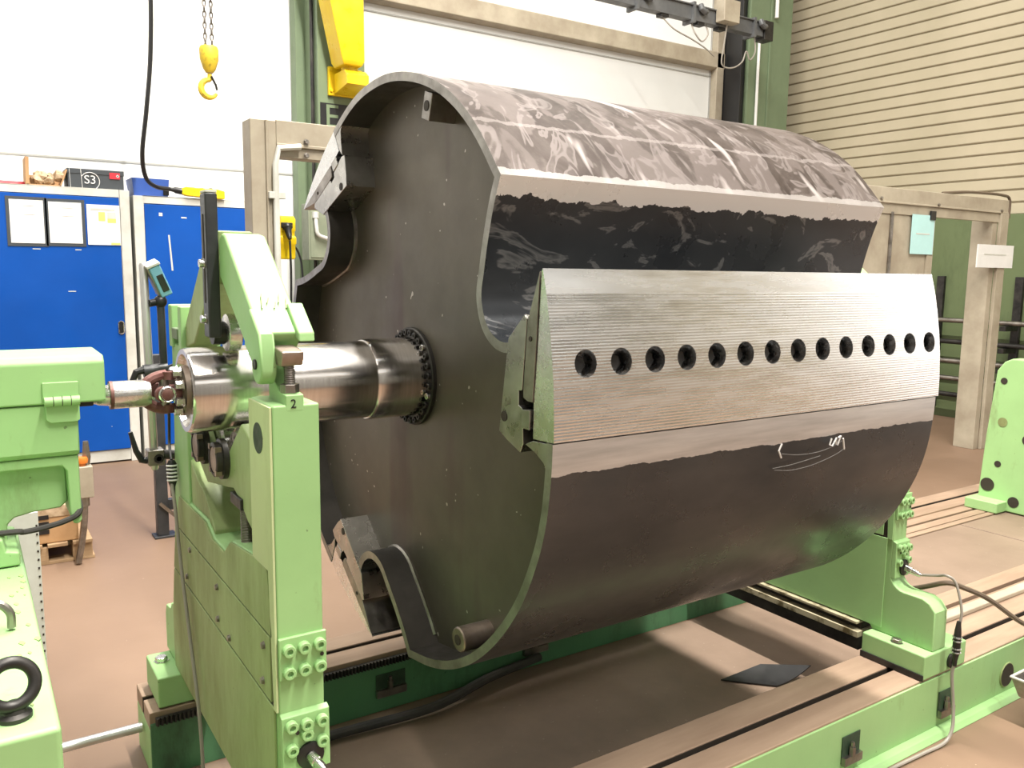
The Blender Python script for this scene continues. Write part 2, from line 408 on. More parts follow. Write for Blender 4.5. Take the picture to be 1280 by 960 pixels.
# daylight gate in the right wall, out of the picture, mirrored by the knife
mb = MB().box(WX-.06, WX-.032, -3.1, .2, .05, 5.6)
M['daylight'] = emis('daylit_gate_glazing', (1, .98, .95), 9.0)
w1 = struct('window_1', mb, 'daylight', label='tall daylit gate window in the right wall', cat='window')
mb = MB()
for y in (-3.16, -1.5, .2): mb.box(WX-.11, WX-.03, y, y+.07, 0, 5.67)
for z in (0, 5.6): mb.box(WX-.11, WX-.03, -3.16, .27, z, z+.07)
struct('window_frame', mb, 'frame_cream', w1)

# glowing band added unseen in the front wall, brightens knife land and shaft
M['added_glow'] = emis('added_clerestory_glow', (.96, .99, 1), 5.5)
w2 = struct('window_2', MB().box(-4.6, 8.6, -6.995, -6.96, 5.1, 6.5), 'added_glow', label='long glowing band added high in the front wall for light', cat='window')  # added glow band, not a real window
mb = MB()
for i in range(12): mb.box(-4.65+i*1.2, -4.58+i*1.2, -6.99, -6.93, 5.0, 6.6)
for z in (5.0, 6.5): mb.box(-4.65, 8.65, -6.99, -6.93, z, z+.1)
struct('window_frame', mb, 'frame_cream', w2)  # bars made for the added glow band

# lamps: luminaire row and skylight strips under the ceiling, plus an added wall fill
def area(name, loc, sx, sy, power, col=(1, .96, .9), rot=(0, 0, 0)):
    l = bpy.data.lights.new(name, 'AREA'); l.shape = 'RECTANGLE'; l.size = sx; l.size_y = sy; l.energy = power; l.color = col
    o = bpy.data.objects.new(name, l); COL.objects.link(o); o.location = loc; o.rotation_euler = rot
    return o
area('skylight_strip', (1.9, 1.0, WZ-.1), .16, 10, 12500, (1, .95, .87))
area('skylight_strip', (-2.0, 1.0, WZ-.1), .2, 10, 2400, (1, .95, .87))
area('skylight_strip', (6.2, 1.0, WZ-.1), .2, 10, 900, (1, .95, .87))
area('luminaire_row', (1.5, -1.9, WZ-.6), 10, .3, 240, (.97, 1, .98))
area('wall_fill', (-.8, 4.7, 6.9), 4.0, .5, 420, (.97, 1, 1), (R(50), 0, 0))  # added fill without a fixture, whitens the left of the back wall

# green building columns
mb = MB()
x0, x1, yf, yb = 2.585, 3.0, 6.92, WY
mb.box(x0, x1, yf, yf+.03, 0, WZ); mb.box(x0, x1, yb-.03, yb-.002, 0, WZ); mb.box((x0+x1)/2-.2, (x0+x1)/2-.185, yf+.03, yb-.03, 0, WZ); mb.box(x0-.075, x0+.05, yb-.16, yb-.03, 0, WZ)
cE = obj('steel_column', mb, 'green_column', bevel=.004)
tag(cE, 'green steel column marked with a black E behind the rotor', 'column')
obj('conduit', MB().tube([(x0-.012, yf+.10, .0), (x0-.012, yf+.10, WZ)], .016), 'dark', cE)
mb = MB(); mb.box(2.60, 2.86, yf-.004, yf, 2.62, 2.86)
sq = obj('letter_plate', mb, 'black', cE); sq['label'] = 'black square carrying the letter E'
text('E', .27, .002, 'green_column', sq, 'letter', face_y(2.70, yf-.006, 2.745))
mb = MB(); mb.box(7.82, 8.54, 7.0, 7.03, 0, WZ); mb.box(7.82, 8.54, WY-.03, WY-.002, 0, WZ); mb.box(7.84, 7.86, 7.03, WY-.03, 0, WZ); mb.box(8.15, 8.18, 6.985, 7.0, 0, WZ)
cR = obj('steel_column', mb, 'green_column', bevel=.004)
tag(cR, 'broad green steel column in the corner beside the beige cladding', 'column')
mb = MB().tube([(7.954, 6.975, 0), (7.954, 6.975, 4.17)], .017).tube([(8.215, 6.96, 4.47), (8.205, 6.96, 5.4)], .022)
obj('conduit', mb, 'white_plain', cR)['label'] = 'thin white conduit'
mb = MB().box(7.748, 7.815, 7.05, WY-.003, 0, WZ)
tag(obj('cable_duct', mb, 'black', bevel=.004), 'tall black recessed strip left of the corner column', 'cable chase')

eb_ = thing('fuse_box', 'grey green electrical box with a white elbow on the E column', 'electrical box', (2.58, 6.83, 1.55))
obj('enclosure', MB().box(2.42, 2.75, 6.75, 6.917, 1.56, 2.02), 'box_green', eb_, .006)
obj('door', MB().box(2.435, 2.735, 6.742, 6.75, 1.58, 2.0), 'box_green', eb_, .003)
obj('elbow', MB().tube(catmull([(2.475, 6.73, 1.92), (2.475, 6.715, 1.83), (2.49, 6.71, 1.765), (2.57, 6.71, 1.735)]), .016, 10), 'cab_white', eb_)
obj('elbow_nut', MB().cyl((2.475, 6.73, 1.90), (2.475, 6.73, 1.95), .026, seg=6), 'cab_white', eb_)
# yellow jib crane foot on the column
j = thing('jib_crane', 'yellow slewing jib mast bolted to the green E column', 'crane', (2.8, 6.9, 2.93))
mb = MB().box(2.665, 2.96, 6.885, 6.918, 2.92, 3.15); obj('mounting_plate', mb, 'yellow', j, .004)
mb = MB().prism([(6.885, 2.93), (6.885, 3.09), (6.66, 3.09), (6.60, 3.05), (6.60, 2.97)], 'x', 2.71, 2.90)
obj('bracket', mb, 'yellow', j, .006)
obj('pivot', MB().cyl((2.79, 6.74, 3.09), (2.79, 6.74, 3.15), .07), 'yellow', j, .004)
mb = MB()
def taper(z, a, b, c, d): return [(a, c, z), (b, c, z), (b, d, z), (a, d, z)]
mb.rings([taper(3.12, 2.69, 2.85, 6.62, 6.82), taper(3.16, 2.67, 2.865, 6.60, 6.84), taper(3.6, 2.575, 2.86, 6.60, 6.84), taper(4.8, 2.33, 2.86, 6.60, 6.84)])
obj('mast', mb, 'yellow', j, .008)
mb = MB().box(-.06, .06, 0, 2.62, 0, .012).box(-.006, .006, 0, 2.62, .012, .188).box(-.06, .06, 0, 2.62, .188, .20)
mb.xf(Matrix.Translation((2.62, 6.72, 4.80)) @ Matrix.Rotation(math.atan2(1.38, -1.72), 4, 'Z'))
obj('jib_arm', mb, 'yellow', j, .003)
for z in (2.96, 3.13):
    for x in (2.685, 2.935): obj('bolt', MB().bolt((x, 6.885, z), (0, -1, 0), .016, .014), 'yellow', j)

# dark cable rail with its junction box high on the right
r_ = thing('cable_rail', 'dark grey busbar rail running across the top of the white wall', 'rail', (6.3, 6.5, 4.02))
mb = MB().box(3.0, 7.42, 6.46, 6.56, 4.03, 4.17); mb.box(3.0, 7.42, 6.44, 6.58, 4.165, 4.18); obj('rail_profile', mb, 'rail_grey', r_, .004)
for x in (5.6, 6.35, 7.25):
    mb = MB().box(x, x+.03, 6.43, 6.59, 4.0, 4.2); mb.tube([(x+.1, 6.44, 4.18), (x+.1, 6.42, 4.14), (x+.14, 6.42, 4.12), (x+.18, 6.44, 4.13)], .03, 10)
    obj('rail_joint', mb, 'rail_grey', r_)
obj('end_cap', MB().box(7.42, 7.56, 6.44, 6.58, 4.0, 4.2), 'dark', r_, .005)
for x in (5.95, 6.45, 6.75): obj('cable_clip', MB().box(x, x+.1, 6.47, 6.55, 4.0, 4.035), 'black', r_, .004)
jb = obj('junction_box', MB().box(6.68, 6.91, 6.33, 6.45, 4.05, 4.27), 'frame_cream', bevel=.008)
tag(jb, 'cream junction box fixed on the dark overhead rail', 'junction box')
for i, (pts, lab) in enumerate((
    ([(5.98, 6.51, 4.02), (6.1, 6.45, 3.9), (6.35, 6.45, 3.84), (6.55, 6.45, 3.78), (6.68, 6.45, 3.72)], 'long thin cable drooping under the dark rail left of the cream box'),
    ([(6.38, 6.5, 4.02), (6.40, 6.45, 3.9), (6.50, 6.45, 3.84), (6.58, 6.45, 3.92), (6.60, 6.5, 4.02)], 'short cable loop hanging just left of the cream junction box'),
    ([(6.80, 6.40, 4.05), (6.79, 6.42, 3.85), (6.80, 6.45, 3.66), (6.95, 6.45, 3.64), (7.1, 6.45, 3.72), (7.16, 6.45, 3.84), (7.22, 6.45, 3.76), (7.31, 6.46, 3.86), (7.33, 6.5, 4.02)], 'cable wandering from the cream junction box to the rail end'))):
    tag(obj('hanging_cable', MB().tube(catmull(pts), .008, 6), 'cable_grey'), lab, 'cable')
mb = MB().tube(catmull([(.98, 7.33, 4.9), (1.05, 7.33, 4.15), (1.4, 7.33, 4.06), (1.8, 7.33, 4.10), (2.05, 7.33, 4.9)]), .014, 6)
tag(obj('hanging_cable', mb, 'redlead'), 'dark red cable sagging at the top edge of the white wall', 'cable')

# chain hoist
h = thing('hanging_chain_hoist', 'worn yellow hoist hook hanging on two chains by the white wall', 'hoist', (1.24, 5.0, 2.43))
for sx, nm in ((-.018, 0), (.018, 1)):
    mb = MB(); z = 2.70; k = 0
    while z < 4.36:
        mid = Vector((1.24+sx, 5.0, z)); ax = (1, 0, 0) if k % 2 else (0, 1, 0)
        lat = Vector((0, 1, 0)) if k % 2 else Vector((1, 0, 0))
        pts = [mid + lat*(.008*math.cos(a)) + Vector((0, 0, .019*math.sin(a))) for a in [2*math.pi*i/10 for i in range(10)]]
        mb.tube(pts, .0038, 5, True); z += .029; k += 1
    c_ = obj('chain', mb, 'steel_dull', h); 
mb = MB().lathe([(0, .02), (.02, .034), (.07, .05), (.125, .052), (.14, .046), (.145, .02)], (1.24, 5.0, 2.565), (0, 0, 1), 14)
obj('hook_block', mb, 'yellow_dirty', h)
mb = MB(); pts = [(0, .125), (0, .095)]; rad = [.012, .014]
for i in range(15):
    a = R(92 + i*17); pts.append((.047*math.cos(a)*.95-.004, .045+.047*math.sin(a))); rad.append(.014 + .004*math.sin(math.pi*i/14) - (.006*max(0, i-9)/5))
mb.tube([(1.24+a, 5.0, 2.435+b) for a, b in pts], rad, 10); obj('hook', mb, 'yellow_dirty', h)
obj('motor_housing', MB().lathe([(0, .09), (.02, .12), (.30, .12), (.34, .09)], (1.07, 5.0, 4.50), (1, 0, 0), 20).box(1.16, 1.32, 4.9, 5.1, 4.36, 4.62).box(1.2, 1.28, 4.96, 5.04, 4.6, 4.80), 'yellow', h, .004)
mb = MB().tube([(1.245, 4.985, 2.545), (1.268, 4.985, 2.50), (1.275, 4.99, 2.475)], .006, 6); obj('safety_latch', mb, 'dark', h)

# ------------------------------------------------------------ cabinets
def cabinet(x0, x1, top, label, y0=6.9, y1=7.36, skirt=.10):
    c = thing('tool_cabinet', label, 'cabinet', ((x0+x1)/2, (y0+y1)/2, 0), 'blue cabinets along the back wall')
    t = .07
    mb = MB(); mb.box(x0, x0+t, y0, y1, 0, top); mb.box(x1-t, x1, y0, y1, 0, top); mb.box(x0+t, x1-t, y0, y1, top-.055, top)
    mb.box(x0+t, x1-t, y0+.01, y1, 0.012, skirt); mb.box(x0+t, x1-t, y1-.02, y1, skirt, top-.055)
    obj('body', mb, 'cab_white', c, .003)
    xm = (x0+x1)/2
    return c, t, xm
c1, t, _ = cabinet(-.62, 1.10, 2.046, 'large blue cabinet carrying papers and the grey shoe box')
mb = MB().box(-.55+.004, 1.03-.004, 6.893, 6.915, .104, 1.987)
d = obj('door', mb, 'blue', c1, .003)
mb = MB(); mb.tube([(1.0+.018*math.cos(a), 6.888, 1.03+.03*(1 if math.sin(a) > 0 else -1)+.018*math.sin(a)) for a in [2*math.pi*i/20 for i in range(20)]], .005, 6, True)
hd = obj('handle', mb, 'steel', d); hd['label'] = 'chrome oval recessed handle'
mb = MB().prism([(1.0+.014*math.cos(a), 1.03+.03*(1 if math.sin(a) > 0 else -1)+.014*math.sin(a)) for a in [2*math.pi*i/20 for i in range(20)]], 'y', 6.8905, 6.8935)
obj('handle_recess', mb, 'black', hd)
# scratches on the doors
mb = MB()
for x, z, w in ((.45, 1.60, .05), (.72, 1.60, .04), (.66, 1.30, .05), (.2, 1.45, .02), (.9, .28, .004)): mb.box(x, x+w, 6.8915, 6.8935, z, z+.006)
obj('scratches', mb, 'cab_white', d)
c2, t, _ = cabinet(1.125, 2.09, 2.015, 'smaller blue cabinet to the right, behind the sensor stand')
mb = MB().box(1.199, 2.016, 6.893, 6.915, .104, 1.955); d = obj('door', mb, 'blue', c2, .003)
mb = MB(); mb.box(1.30, 1.325, 6.8915, 6.8935, 1.87, 1.895); mb.box(1.46, 1.50, 6.8915, 6.8935, 1.86, 1.87); mb.prism([(1.36, 1.73), (1.372, 1.73), (1.388, 1.46), (1.376, 1.46)], 'y', 6.8915, 6.8935)
mb.box(1.56, 1.66, 6.8915, 6.8935, .96, .985); mb.box(1.93, 1.94, 6.8915, 6.8935, 1.70, 1.74)
obj('scratches', mb, 'cab_white', d)
obj('handle', MB().box(1.70, 1.78, 6.86, 6.893, .94, 1.0), 'steel_dull', d, .006)
# papers on the big door
def paper(x0, x1, z0, z1, lab, skew=0, frame=True, coloured=False):
    p = thing('notice', lab, 'paper', ((x0+x1)/2, 6.89, z0), 'notices on the blue door')
    if frame: obj('holder_frame', MB().box(x0-.022, x1+.022, 6.888, 6.892, z0-.022, z1+.022), 'grey_box', p)
    s = obj('sheet', MB().box(x0, x1, 6.8850, 6.888 if frame else 6.892, z0, z1), 'white_plain', p)
    mb = MB()
    if not coloured:
        for z in (.86, .66): mb.box(x0+.4*(x1-x0), x0+.75*(x1-x0), 6.8835, 6.885, z0+z*(z1-z0), z0+z*(z1-z0)+.003)
        obj('print', mb, 'cab_white', s)
    else:
        for i, (a, b, c, dd, mm) in enumerate(((.12, .85, .86, .91, 'cab_white'), (.35, .55, .60, .82, 'yellow_print'), (.62, .88, .56, .66, 'yellow_print'), (.62, .88, .67, .82, 'cab_white'), (.7, .98, .01, .06, 'yellow_print'))):
            obj('print', MB().box(x0+a*(x1-x0), x0+b*(x1-x0), 6.8835, 6.885, z0+c*(z1-z0), z0+dd*(z1-z0)), mm, s)
paper(.322, .53, 1.642, 1.942, 'leftmost white notice in a dark holder on the blue door')
paper(.562, .772, 1.648, 1.938, 'middle white notice in a dark holder on the blue door')
paper(.806, 1.025, 1.642, 1.932, 'rightmost notice with yellow pictures taped on the blue door', frame=False, coloured=True)
# things on top of the cabinets
b_ = thing('shoe_box', 'dark grey shoe box with white S3 lettering on the cabinet top', 'box', (.88, 7.02, 2.046))
obj('carton_body', MB().box(.70, 1.07, 6.93, 7.20, 2.047, 2.17), 'grey_box', b_, .003)
obj('lid', MB().box(.696, 1.074, 6.926, 7.204, 2.15, 2.186), 'grey_box', b_, .003)
text('S3', .085, .001, 'white_plain', b_, 'lettering', face_y(.845, 6.924, 2.108))
mb = MB().tube([(.845+.062*math.cos(a), 6.9255, 2.10+.062*math.sin(a)) for a in [R(-62+i*10) for i in range(22)]], .0028, 5)
mb.tube([(.792, 6.9255, 2.05), (.786, 6.9255, 2.182)], .002, 5); mb.tube([(.716, 6.9255, 2.05), (.712, 6.9255, 2.182)], .0015, 5)
obj('printed_arc', mb, 'white_plain', b_)
pt = obj('printed_patch', MB().box(.975, 1.045, 6.9235, 6.926, 2.125, 2.17), 'red', b_)
mb = MB(); mb.box(1.02, 1.04, 6.9225, 6.9238, 2.142, 2.152); mb.box(1.025, 1.035, 6.9225, 6.9238, 2.137, 2.157); obj('printed_cross', mb, 'white_plain', pt)
ct = thing('open_carton', 'open brown cardboard carton spilling crumpled paper on the cabinet top', 'box', (.55, 7.05, 2.046))
mb = MB(); mb.prism([(.435, 2.05), (.455, 2.05), (.462, 2.24), (.44, 2.245)], 'y', 6.92, 7.18); mb.prism([(.645, 2.047), (.655, 2.047), (.70, 2.17), (.692, 2.174)], 'y', 6.92, 7.18); mb.box(.44, .655, 6.92, 7.18, 2.047, 2.057); mb.box(.45, .67, 7.17, 7.18, 2.05, 2.14)
obj('carton_body', mb, 'carton', ct)
mb = MB()
for i in range(9):
    mb.sphere((.50+random.random()*.15, 6.97+random.random()*.14, 2.085+random.random()*.045), .035+random.random()*.012, 10)
for v in mb.bm.verts: v.co += Vector((random.uniform(-.012, .012), random.uniform(-.012, .012), random.uniform(-.01, .012)))
tag(obj('crumpled_paper', mb, 'cloth', smooth=0), 'crumpled packing paper inside the open brown carton', 'packing paper')
bi = thing('parts_bin', 'small blue plastic parts bin on top of the right cabinet', 'bin', (1.27, 7.1, 2.015))
mb = MB(); mb.rings([[(1.145, 6.97, 2.016), (1.385, 6.97, 2.016), (1.385, 7.2, 2.016), (1.145, 7.2, 2.016)], [(1.13, 6.95, 2.15), (1.395, 6.95, 2.15), (1.395, 7.22, 2.15), (1.13, 7.22, 2.15)], [(1.145, 6.965, 2.15), (1.38, 6.965, 2.15), (1.38, 7.205, 2.15), (1.145, 7.205, 2.15)], [(1.155, 6.98, 2.03), (1.375, 6.98, 2.03), (1.375, 7.19, 2.03), (1.155, 7.19, 2.03)]])
obj('tray', mb, 'blue_light', bi)
obj('label_slot', MB().box(1.35, 1.39, 6.945, 6.958, 2.03, 2.07), 'black', bi, .002)
mb = MB().tube([(-.3, 7.0, 2.062), (.10, 7.0, 2.062), (.44, 7.05, 2.062)], .016, 8)
tag(obj('red_rod', mb, 'red'), 'thin red rod lying on top of the blue cabinet', 'rod')
# yellow pendant lying on the cabinet top, its cable from the ceiling
pd = thing('pendant_control', 'yellow crane pendant lying on the right cabinet top', 'crane control', (1.6, 6.9, 2.016))
mb = MB().rings([[(x, 6.90+s*w, 2.055+dz+u*hh) for s, u in ((-1, -1), (1, -1), (1, 1), (-1, 1))] for x, w, hh, dz in ((1.47, .025, .022, 0.01), (1.50, .035, .034, 0.01), (1.74, .038, .036, 0), (1.79, .03, .03, -.004))])
obj('housing', mb, 'yellow', pd, .006)
obj('cable_gland', MB().lathe([(0, .014), (.03, .018), (.04, .024), (.10, .026), (.105, .02)], (1.385, 6.90, 2.075), (1, 0, -.12), 14), 'black', pd)
mb = MB()
for i in range(3): mb.cyl((1.55+i*.07, 6.90, 2.088), (1.55+i*.07, 6.90, 2.10), .014, seg=12)
obj('push_buttons', mb, 'black', pd)
pts = catmull([(1.26, 6.6, 8.05), (1.26, 6.6, 5), (1.255, 6.6, 3.6), (1.235, 6.6, 3.0), (1.195, 6.62, 2.6), (1.165, 6.68, 2.30), (1.20, 6.78, 2.14), (1.28, 6.86, 2.085), (1.39, 6.90, 2.075)], 10)
tag(obj('pendant_cable', MB().tube(pts, .016, 8), 'black'), 'black cable hanging from above down to the yellow pendant', 'cable')

# ------------------------------------------------------------ portal frame behind the rotor
fr = thing('portal_frame', 'cream steel portal frame spanning behind the rotor', 'frame', (4.3, 3.84, 0))
mb = MB(); mb.box(1.10, 1.215, 3.78, 3.90, 0, 2.14); mb.box(1.165, 1.175, 3.77, 3.78, 0, 2.14)
obj('post', mb, 'frame_cream', fr, .004)
mb = MB(); mb.box(7.325, 7.40, 3.80, 3.98, 0, 2.03)
obj('post', mb, 'frame_cream', fr, .004)
mb = MB(); mb.box(7.40, 7.52, 3.77, 3.80, 0, 2.03)
obj('post', mb, 'frame_cream', fr, .004)
mb = MB(); mb.box(1.215, 7.52, 3.78, 3.90, 2.035, 2.145); mb.box(1.215, 7.52, 3.775, 3.79, 2.03, 2.045)
obj('beam', mb, 'frame_cream', fr, .004)
mb = MB(); mb.box(1.215, 5.74, 3.79, 3.88, 1.985, 2.03); mb.box(5.74, 7.45, 3.79, 3.82, 1.955, 2.03); obj('door_track', mb, 'frame_cream', fr, .003)
mb = MB().tube([(1.205, 3.765, 0), (1.205, 3.765, 1.95), (1.22, 3.765, 2.02), (1.32, 3.765, 2.035)], .014); obj('conduit', mb, 'cab_white', fr)
for z in (1.80, 1.2): obj('conduit_clip', MB().box(1.17, 1.245, 3.755, 3.78, z, z+.03), 'cab_white', fr, .003)
for x, z in ((1.35, 2.06), (1.35, 2.0), (5.7, 2.06), (6.45, 2.05), (7.4, 2.05)): obj('bolt', MB().bolt((x, 3.775, z), (0, -1, 0), .011, .012), 'steel_dull', fr)
mb = MB(); mb.box(5.50, 6.36, 3.80, 3.83, .05, 1.955); mb.box(6.36, 6.44, 3.785, 3.83, .05, 1.955)
pn = obj('sheet_panel', mb, 'frame_cream', fr, .003)
mb = MB().tube([(5.87, 3.79, .05), (5.87, 3.79, 1.97)], .014); obj('panel_rod', mb, 'steel_dull', pn)
cl = thing('cyan_notice', 'pale cyan sheet clipped on the cream panel right of the rotor', 'paper', (6.27, 3.79, 1.67))
obj('sheet', MB().box(6.12, 6.42, 3.778, 3.784, 1.665, 1.965), 'cyan_paper', cl)
obj('clip', MB().box(6.35, 6.42, 3.768, 3.784, 1.93, 2.0), 'black', cl, .003)
obj('print', MB().box(6.18, 6.36, 3.7765, 3.778, 1.815, 1.825), 'cab_white', cl)
wn = thing('white_notice', 'white sheet fixed across the right post of the cream frame', 'paper', (7.3, 3.76, 1.62))
obj('sheet', MB().box(7.05, 7.62, 3.758, 3.768, 1.575, 1.765), 'white_plain', wn)
obj('print', MB().box(7.15, 7.5, 3.756, 3.758, 1.68, 1.69), 'cab_white', wn)
mb = MB().tube(catmull([(6.6, 3.84, 2.155), (6.9, 3.83, 2.18), (7.2, 3.83, 2.19), (7.5, 3.83, 2.19), (7.62, 3.83, 2.16), (7.63, 3.83, 2.0)]), .012, 6)
tag(obj('frame_cable', mb, 'cable_brown'), 'brown cable lying along the right end of the cream beam', 'cable')
# yellow socket box on the left post
yb_ = thing('socket_box', 'yellow socket box with a black plug on the left cream post', 'socket box', (1.262, 3.84, 1.54))
mb = MB(); mb.rings([[(1.262+a*.042, 3.84+b*.035, z) for a, b in ((-w, -w), (w, -w), (w, w), (-w, w))] for z, w in ((1.535, .85), (1.545, .95), (1.60, .95), (1.605, 1.05), (1.635, 1.05), (1.64, .92), (1.66, .92), (1.665, 1.0), (1.715, 1.0), (1.73, .85))])
obj('housing', mb, 'yellow', yb_, .004)
pl = obj('plug', MB().lathe([(0, .02), (.012, .022), (.02, .016), (.05, .013), (.07, .008)], (1.262, 3.80, 1.685), (0, -.6, -1), 14), 'black', yb_)
obj('plug_opening', MB().box(1.235, 1.289, 3.800, 3.806, 1.675, 1.70), 'black', yb_, .003)
mb = MB().tube(catmull([(1.262, 3.765, 1.62), (1.264, 3.765, 1.45), (1.26, 3.77, 1.2), (1.262, 3.78, .8), (1.265, 3.78, .02)]), .005, 6)
tag(obj('plug_cable', mb, 'black'), 'thin black cable hanging straight down from the plug of the yellow socket box', 'cable')
mb = MB().tube(catmull([(1.300, 3.83, 1.60), (1.325, 3.83, 1.56), (1.34, 3.83, 1.46), (1.338, 3.83, 1.1), (1.335, 3.83, .02)]), .005, 6)
tag(obj('plug_cable', mb, 'black'), 'black cable bowing out from the right side of the yellow socket box', 'cable')

# tool rack with steel bars, far right behind the frame
rk = thing('tool_rack', 'olive green tool rack behind the cream portal frame on the right', 'rack', (8.6, 4.7, 0))
mb = MB(); mb.box(8.80, 8.94, 3.0, 5.6, 0, 2.12); obj('back_panel', mb, 'green_rack', rk, .004)
mb = MB(); mb.box(8.50, 8.80, 5.45, 5.6, 0, 2.12); obj('side_panel', mb, 'green_rack', rk, .004)
mb = MB(); mb.box(8.76, 8.80, 5.0, 5.08, 0.1, 1.5); obj('upright', mb, 'dark', rk, .003)
mb = MB(); mb.box(8.76, 8.80, 4.2, 4.28, 0.1, 1.5); obj('upright', mb, 'dark', rk, .003)
zs = (1.02, .80, .60, .42, .25)
for z in zs:
    for y in (5.04, 4.24): obj('bracket', MB().box(8.52, 8.78, y-.03, y+.03, z-.05, z), 'dark', rk, .004)
labs = ('shiny steel bar on the top arms of the green rack', 'dark bar on the second arms of the green rack', 'steel bar on the middle arms of the green rack', 'steel bar on the fourth arms of the green rack', 'dark bar on the lowest arms of the green rack')
for i, z in enumerate(zs):
    tag(obj('steel_bar', MB().lathe([(0, .018), (.01, .026), (1.25-.03*i, .026), (1.26-.03*i, .018)], (8.60, 5.26, z+.026), (0, -1, 0), 12), 'steel_dull' if i in (0, 2, 3) else 'dark'), labs[i], 'bar', 'bars on the green tool rack')

# ================================================================= machine bed
YA, ZA = 2.03, 1.212                     # rotor axis
bed = thing('machine_bed', 'long green machine bed with two brown slideways and a pit between', 'machine bed', (2.9, 2.05, 0))
def rail(name, x0, x1, ya, yb, slots, lab):
    """cast rail: slideway top cut by T slots"""
    ys = [ya] + [q for s in slots for q in s] + [yb]
    mb = MB(); mb.box(x0, x1, ya, yb, 0.0, .150)
    r = obj(name, mb, 'green', bed, .004); r['label'] = lab
    mb = MB()
    for i in range(0, len(ys), 2): mb.box(x0, x1, ys[i], ys[i+1], .150, .203)
    obj('slideway', mb, 'ground_top', r, .003)
    mb = MB()
    for a, b in slots: mb.box(x0+.002, x1-.002, a, b, .150, .156).box(x0+.002, x1-.002, b-.0015, b+.0005, .150, .199)  # dark floor and far-wall liner paint in the slot's shade
    obj('slot_shade_floor', mb, 'slot', r)
    return r
fr_ = rail('rail', .38, 6.6, 1.405, 1.625, [(1.498, 1.521)], 'front rail')
rr_ = rail('rail', .385, 6.6, 2.49, 2.70, [(2.583, 2.607)], 'rear rail')
# green side cheeks carrying the paint up to the slideway
obj('side_cheek', MB().box(.381, 6.599, 1.399, 1.406, .0, .196), 'green', fr_, .002)
mb = MB().prism([(1.399, 0), (1.399, .022), (1.375, .018), (1.36, 0)], 'x', .38, 6.6); obj('foot_flange', mb, 'green', fr_, .003)
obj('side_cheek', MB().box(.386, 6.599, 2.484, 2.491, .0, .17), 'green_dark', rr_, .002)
# racks
def rack(y0, y1, z0, z1, x0, x1, parent):
    mb = MB(); n = int((x1-x0)/.012); out = []
    mb.box(x0, x1, y0, (y0+y1)/2, z0, z1)
    ym, ye = (y0+y1)/2, y1
    x = x0
    while x < x1-.012:
        mb.prism([(x, ym), (x+.003, ye), (x+.007, ye), (x+.010, ym)], 'z', z0, z1); x += .012
    obj('gear_rack', mb, 'dark', parent)
rack(2.484, 2.466, .168, .190, .40, 2.5, rr_)
rack(1.625, 1.640, .16, .19, .60, 2.95, fr_)
# pockets with hold-down studs, front side and pit side
def pocket(x, y, s, parent, w=.085, h=.085, z=.055):
    d = -1 if s < 0 else 1
    mb = MB(); mb.box(x-w/2, x+w/2, y+.0012*d, y+.004*d, z, z+h)
    p = obj('stud_pocket', mb, 'green_deep', parent, .001)
    mb = MB(); mb.box(x-w/2, x+w/2, y+.003*d, y+.016*d, z-.004, z+.022); mb.lathe([(0, .010), (.03, .010), (.03, .006), (.045, .006)], (x-.005, y+.012*d, z+.02), (0, 0, 1), 6)
    obj('stud', mb, 'steel_dull', p)
for x in (2.15, 2.66, 1.2, 3.9): pocket(x, 1.399, -1, fr_)
for x in (1.15, 1.75): pocket(x, 2.484, -1, rr_, .11, .075, .06)
mb = MB().cyl((3.06, 1.3985, .085), (3.06, 1.394, .085), .042, seg=28); obj('round_port', mb, 'slot', fr_)
mb = MB().torus((3.06, 1.398, .085), (0, 1, 0), .043, .004, 28, 6); obj('port_rim', mb, 'green_dirty', fr_)
# pit plates between the rails
mb = MB(); mb.box(.30, 2.96, 1.64, 2.466, 0.001, .006)
pp = obj('pit_plate', mb, 'pit', bed)
# deck beyond the far pedestal: cover plates level with the slideways
mb = MB(); mb.box(2.98, 4.35, 1.80, 2.29, .0, .198); mb.box(4.36, 6.6, 1.80, 2.29, 0, .198); obj('cover_plate', mb, 'pit', bed, .003)
mb = MB()
for a, b, h in ((1.625, 1.69, .203), (1.712, 1.795, .203), (2.295, 2.33, .203), (2.338, 2.393, .203), (2.412, 2.452, .203), (2.460, 2.49, .195)): mb.box(2.98, 6.6, a, b, .12, h)
obj('inner_slideway', mb, 'ground_top', bed, .003)
mb = MB(); mb.box(2.98, 6.6, 1.63, 2.48, .115, .122); obj('slot_shade_floor', mb, 'slot', bed)
mb = MB(); mb.box(3.0, 6.55, 1.612, 1.655, .203, .224); obj('cable_duct', mb, 'frame_cream', bed, .006)
# rubber mat corner curling up in the pit
mb = MB(); rows = []
for i in range(7):
    t_ = i/6; row = []
    for k in range(2):
        q = k; x = 2.26 + .19*t_ + .14*q*(1-.2*t_); y = 2.01 - .02*t_ - .14*q
        row.append(Vector((x, y, .010 + .045*(t_**2)*q + .02*t_*(1-q))))
    rows.append(row)
mb.rings([[r[0], r[1], r[1]+Vector((0, 0, .004)), r[0]+Vector((0, 0, .004))] for r in rows])
tag(obj('rubber_mat', mb, 'black'), 'small black rubber mat curling up in the pit by the front slideway', 'mat')
# hose in the pit, seen under the rotor's near end
mb = MB().tube(catmull([(.62, 2.40, .03), (.95, 2.38, .03), (1.25, 2.36, .035), (1.5, 2.41, .05), (1.75, 2.45, .05)]), .016, 10)
tag(obj('pit_hose', mb, 'rubber'), 'black hose lying along the rear rail in the pit', 'hose')

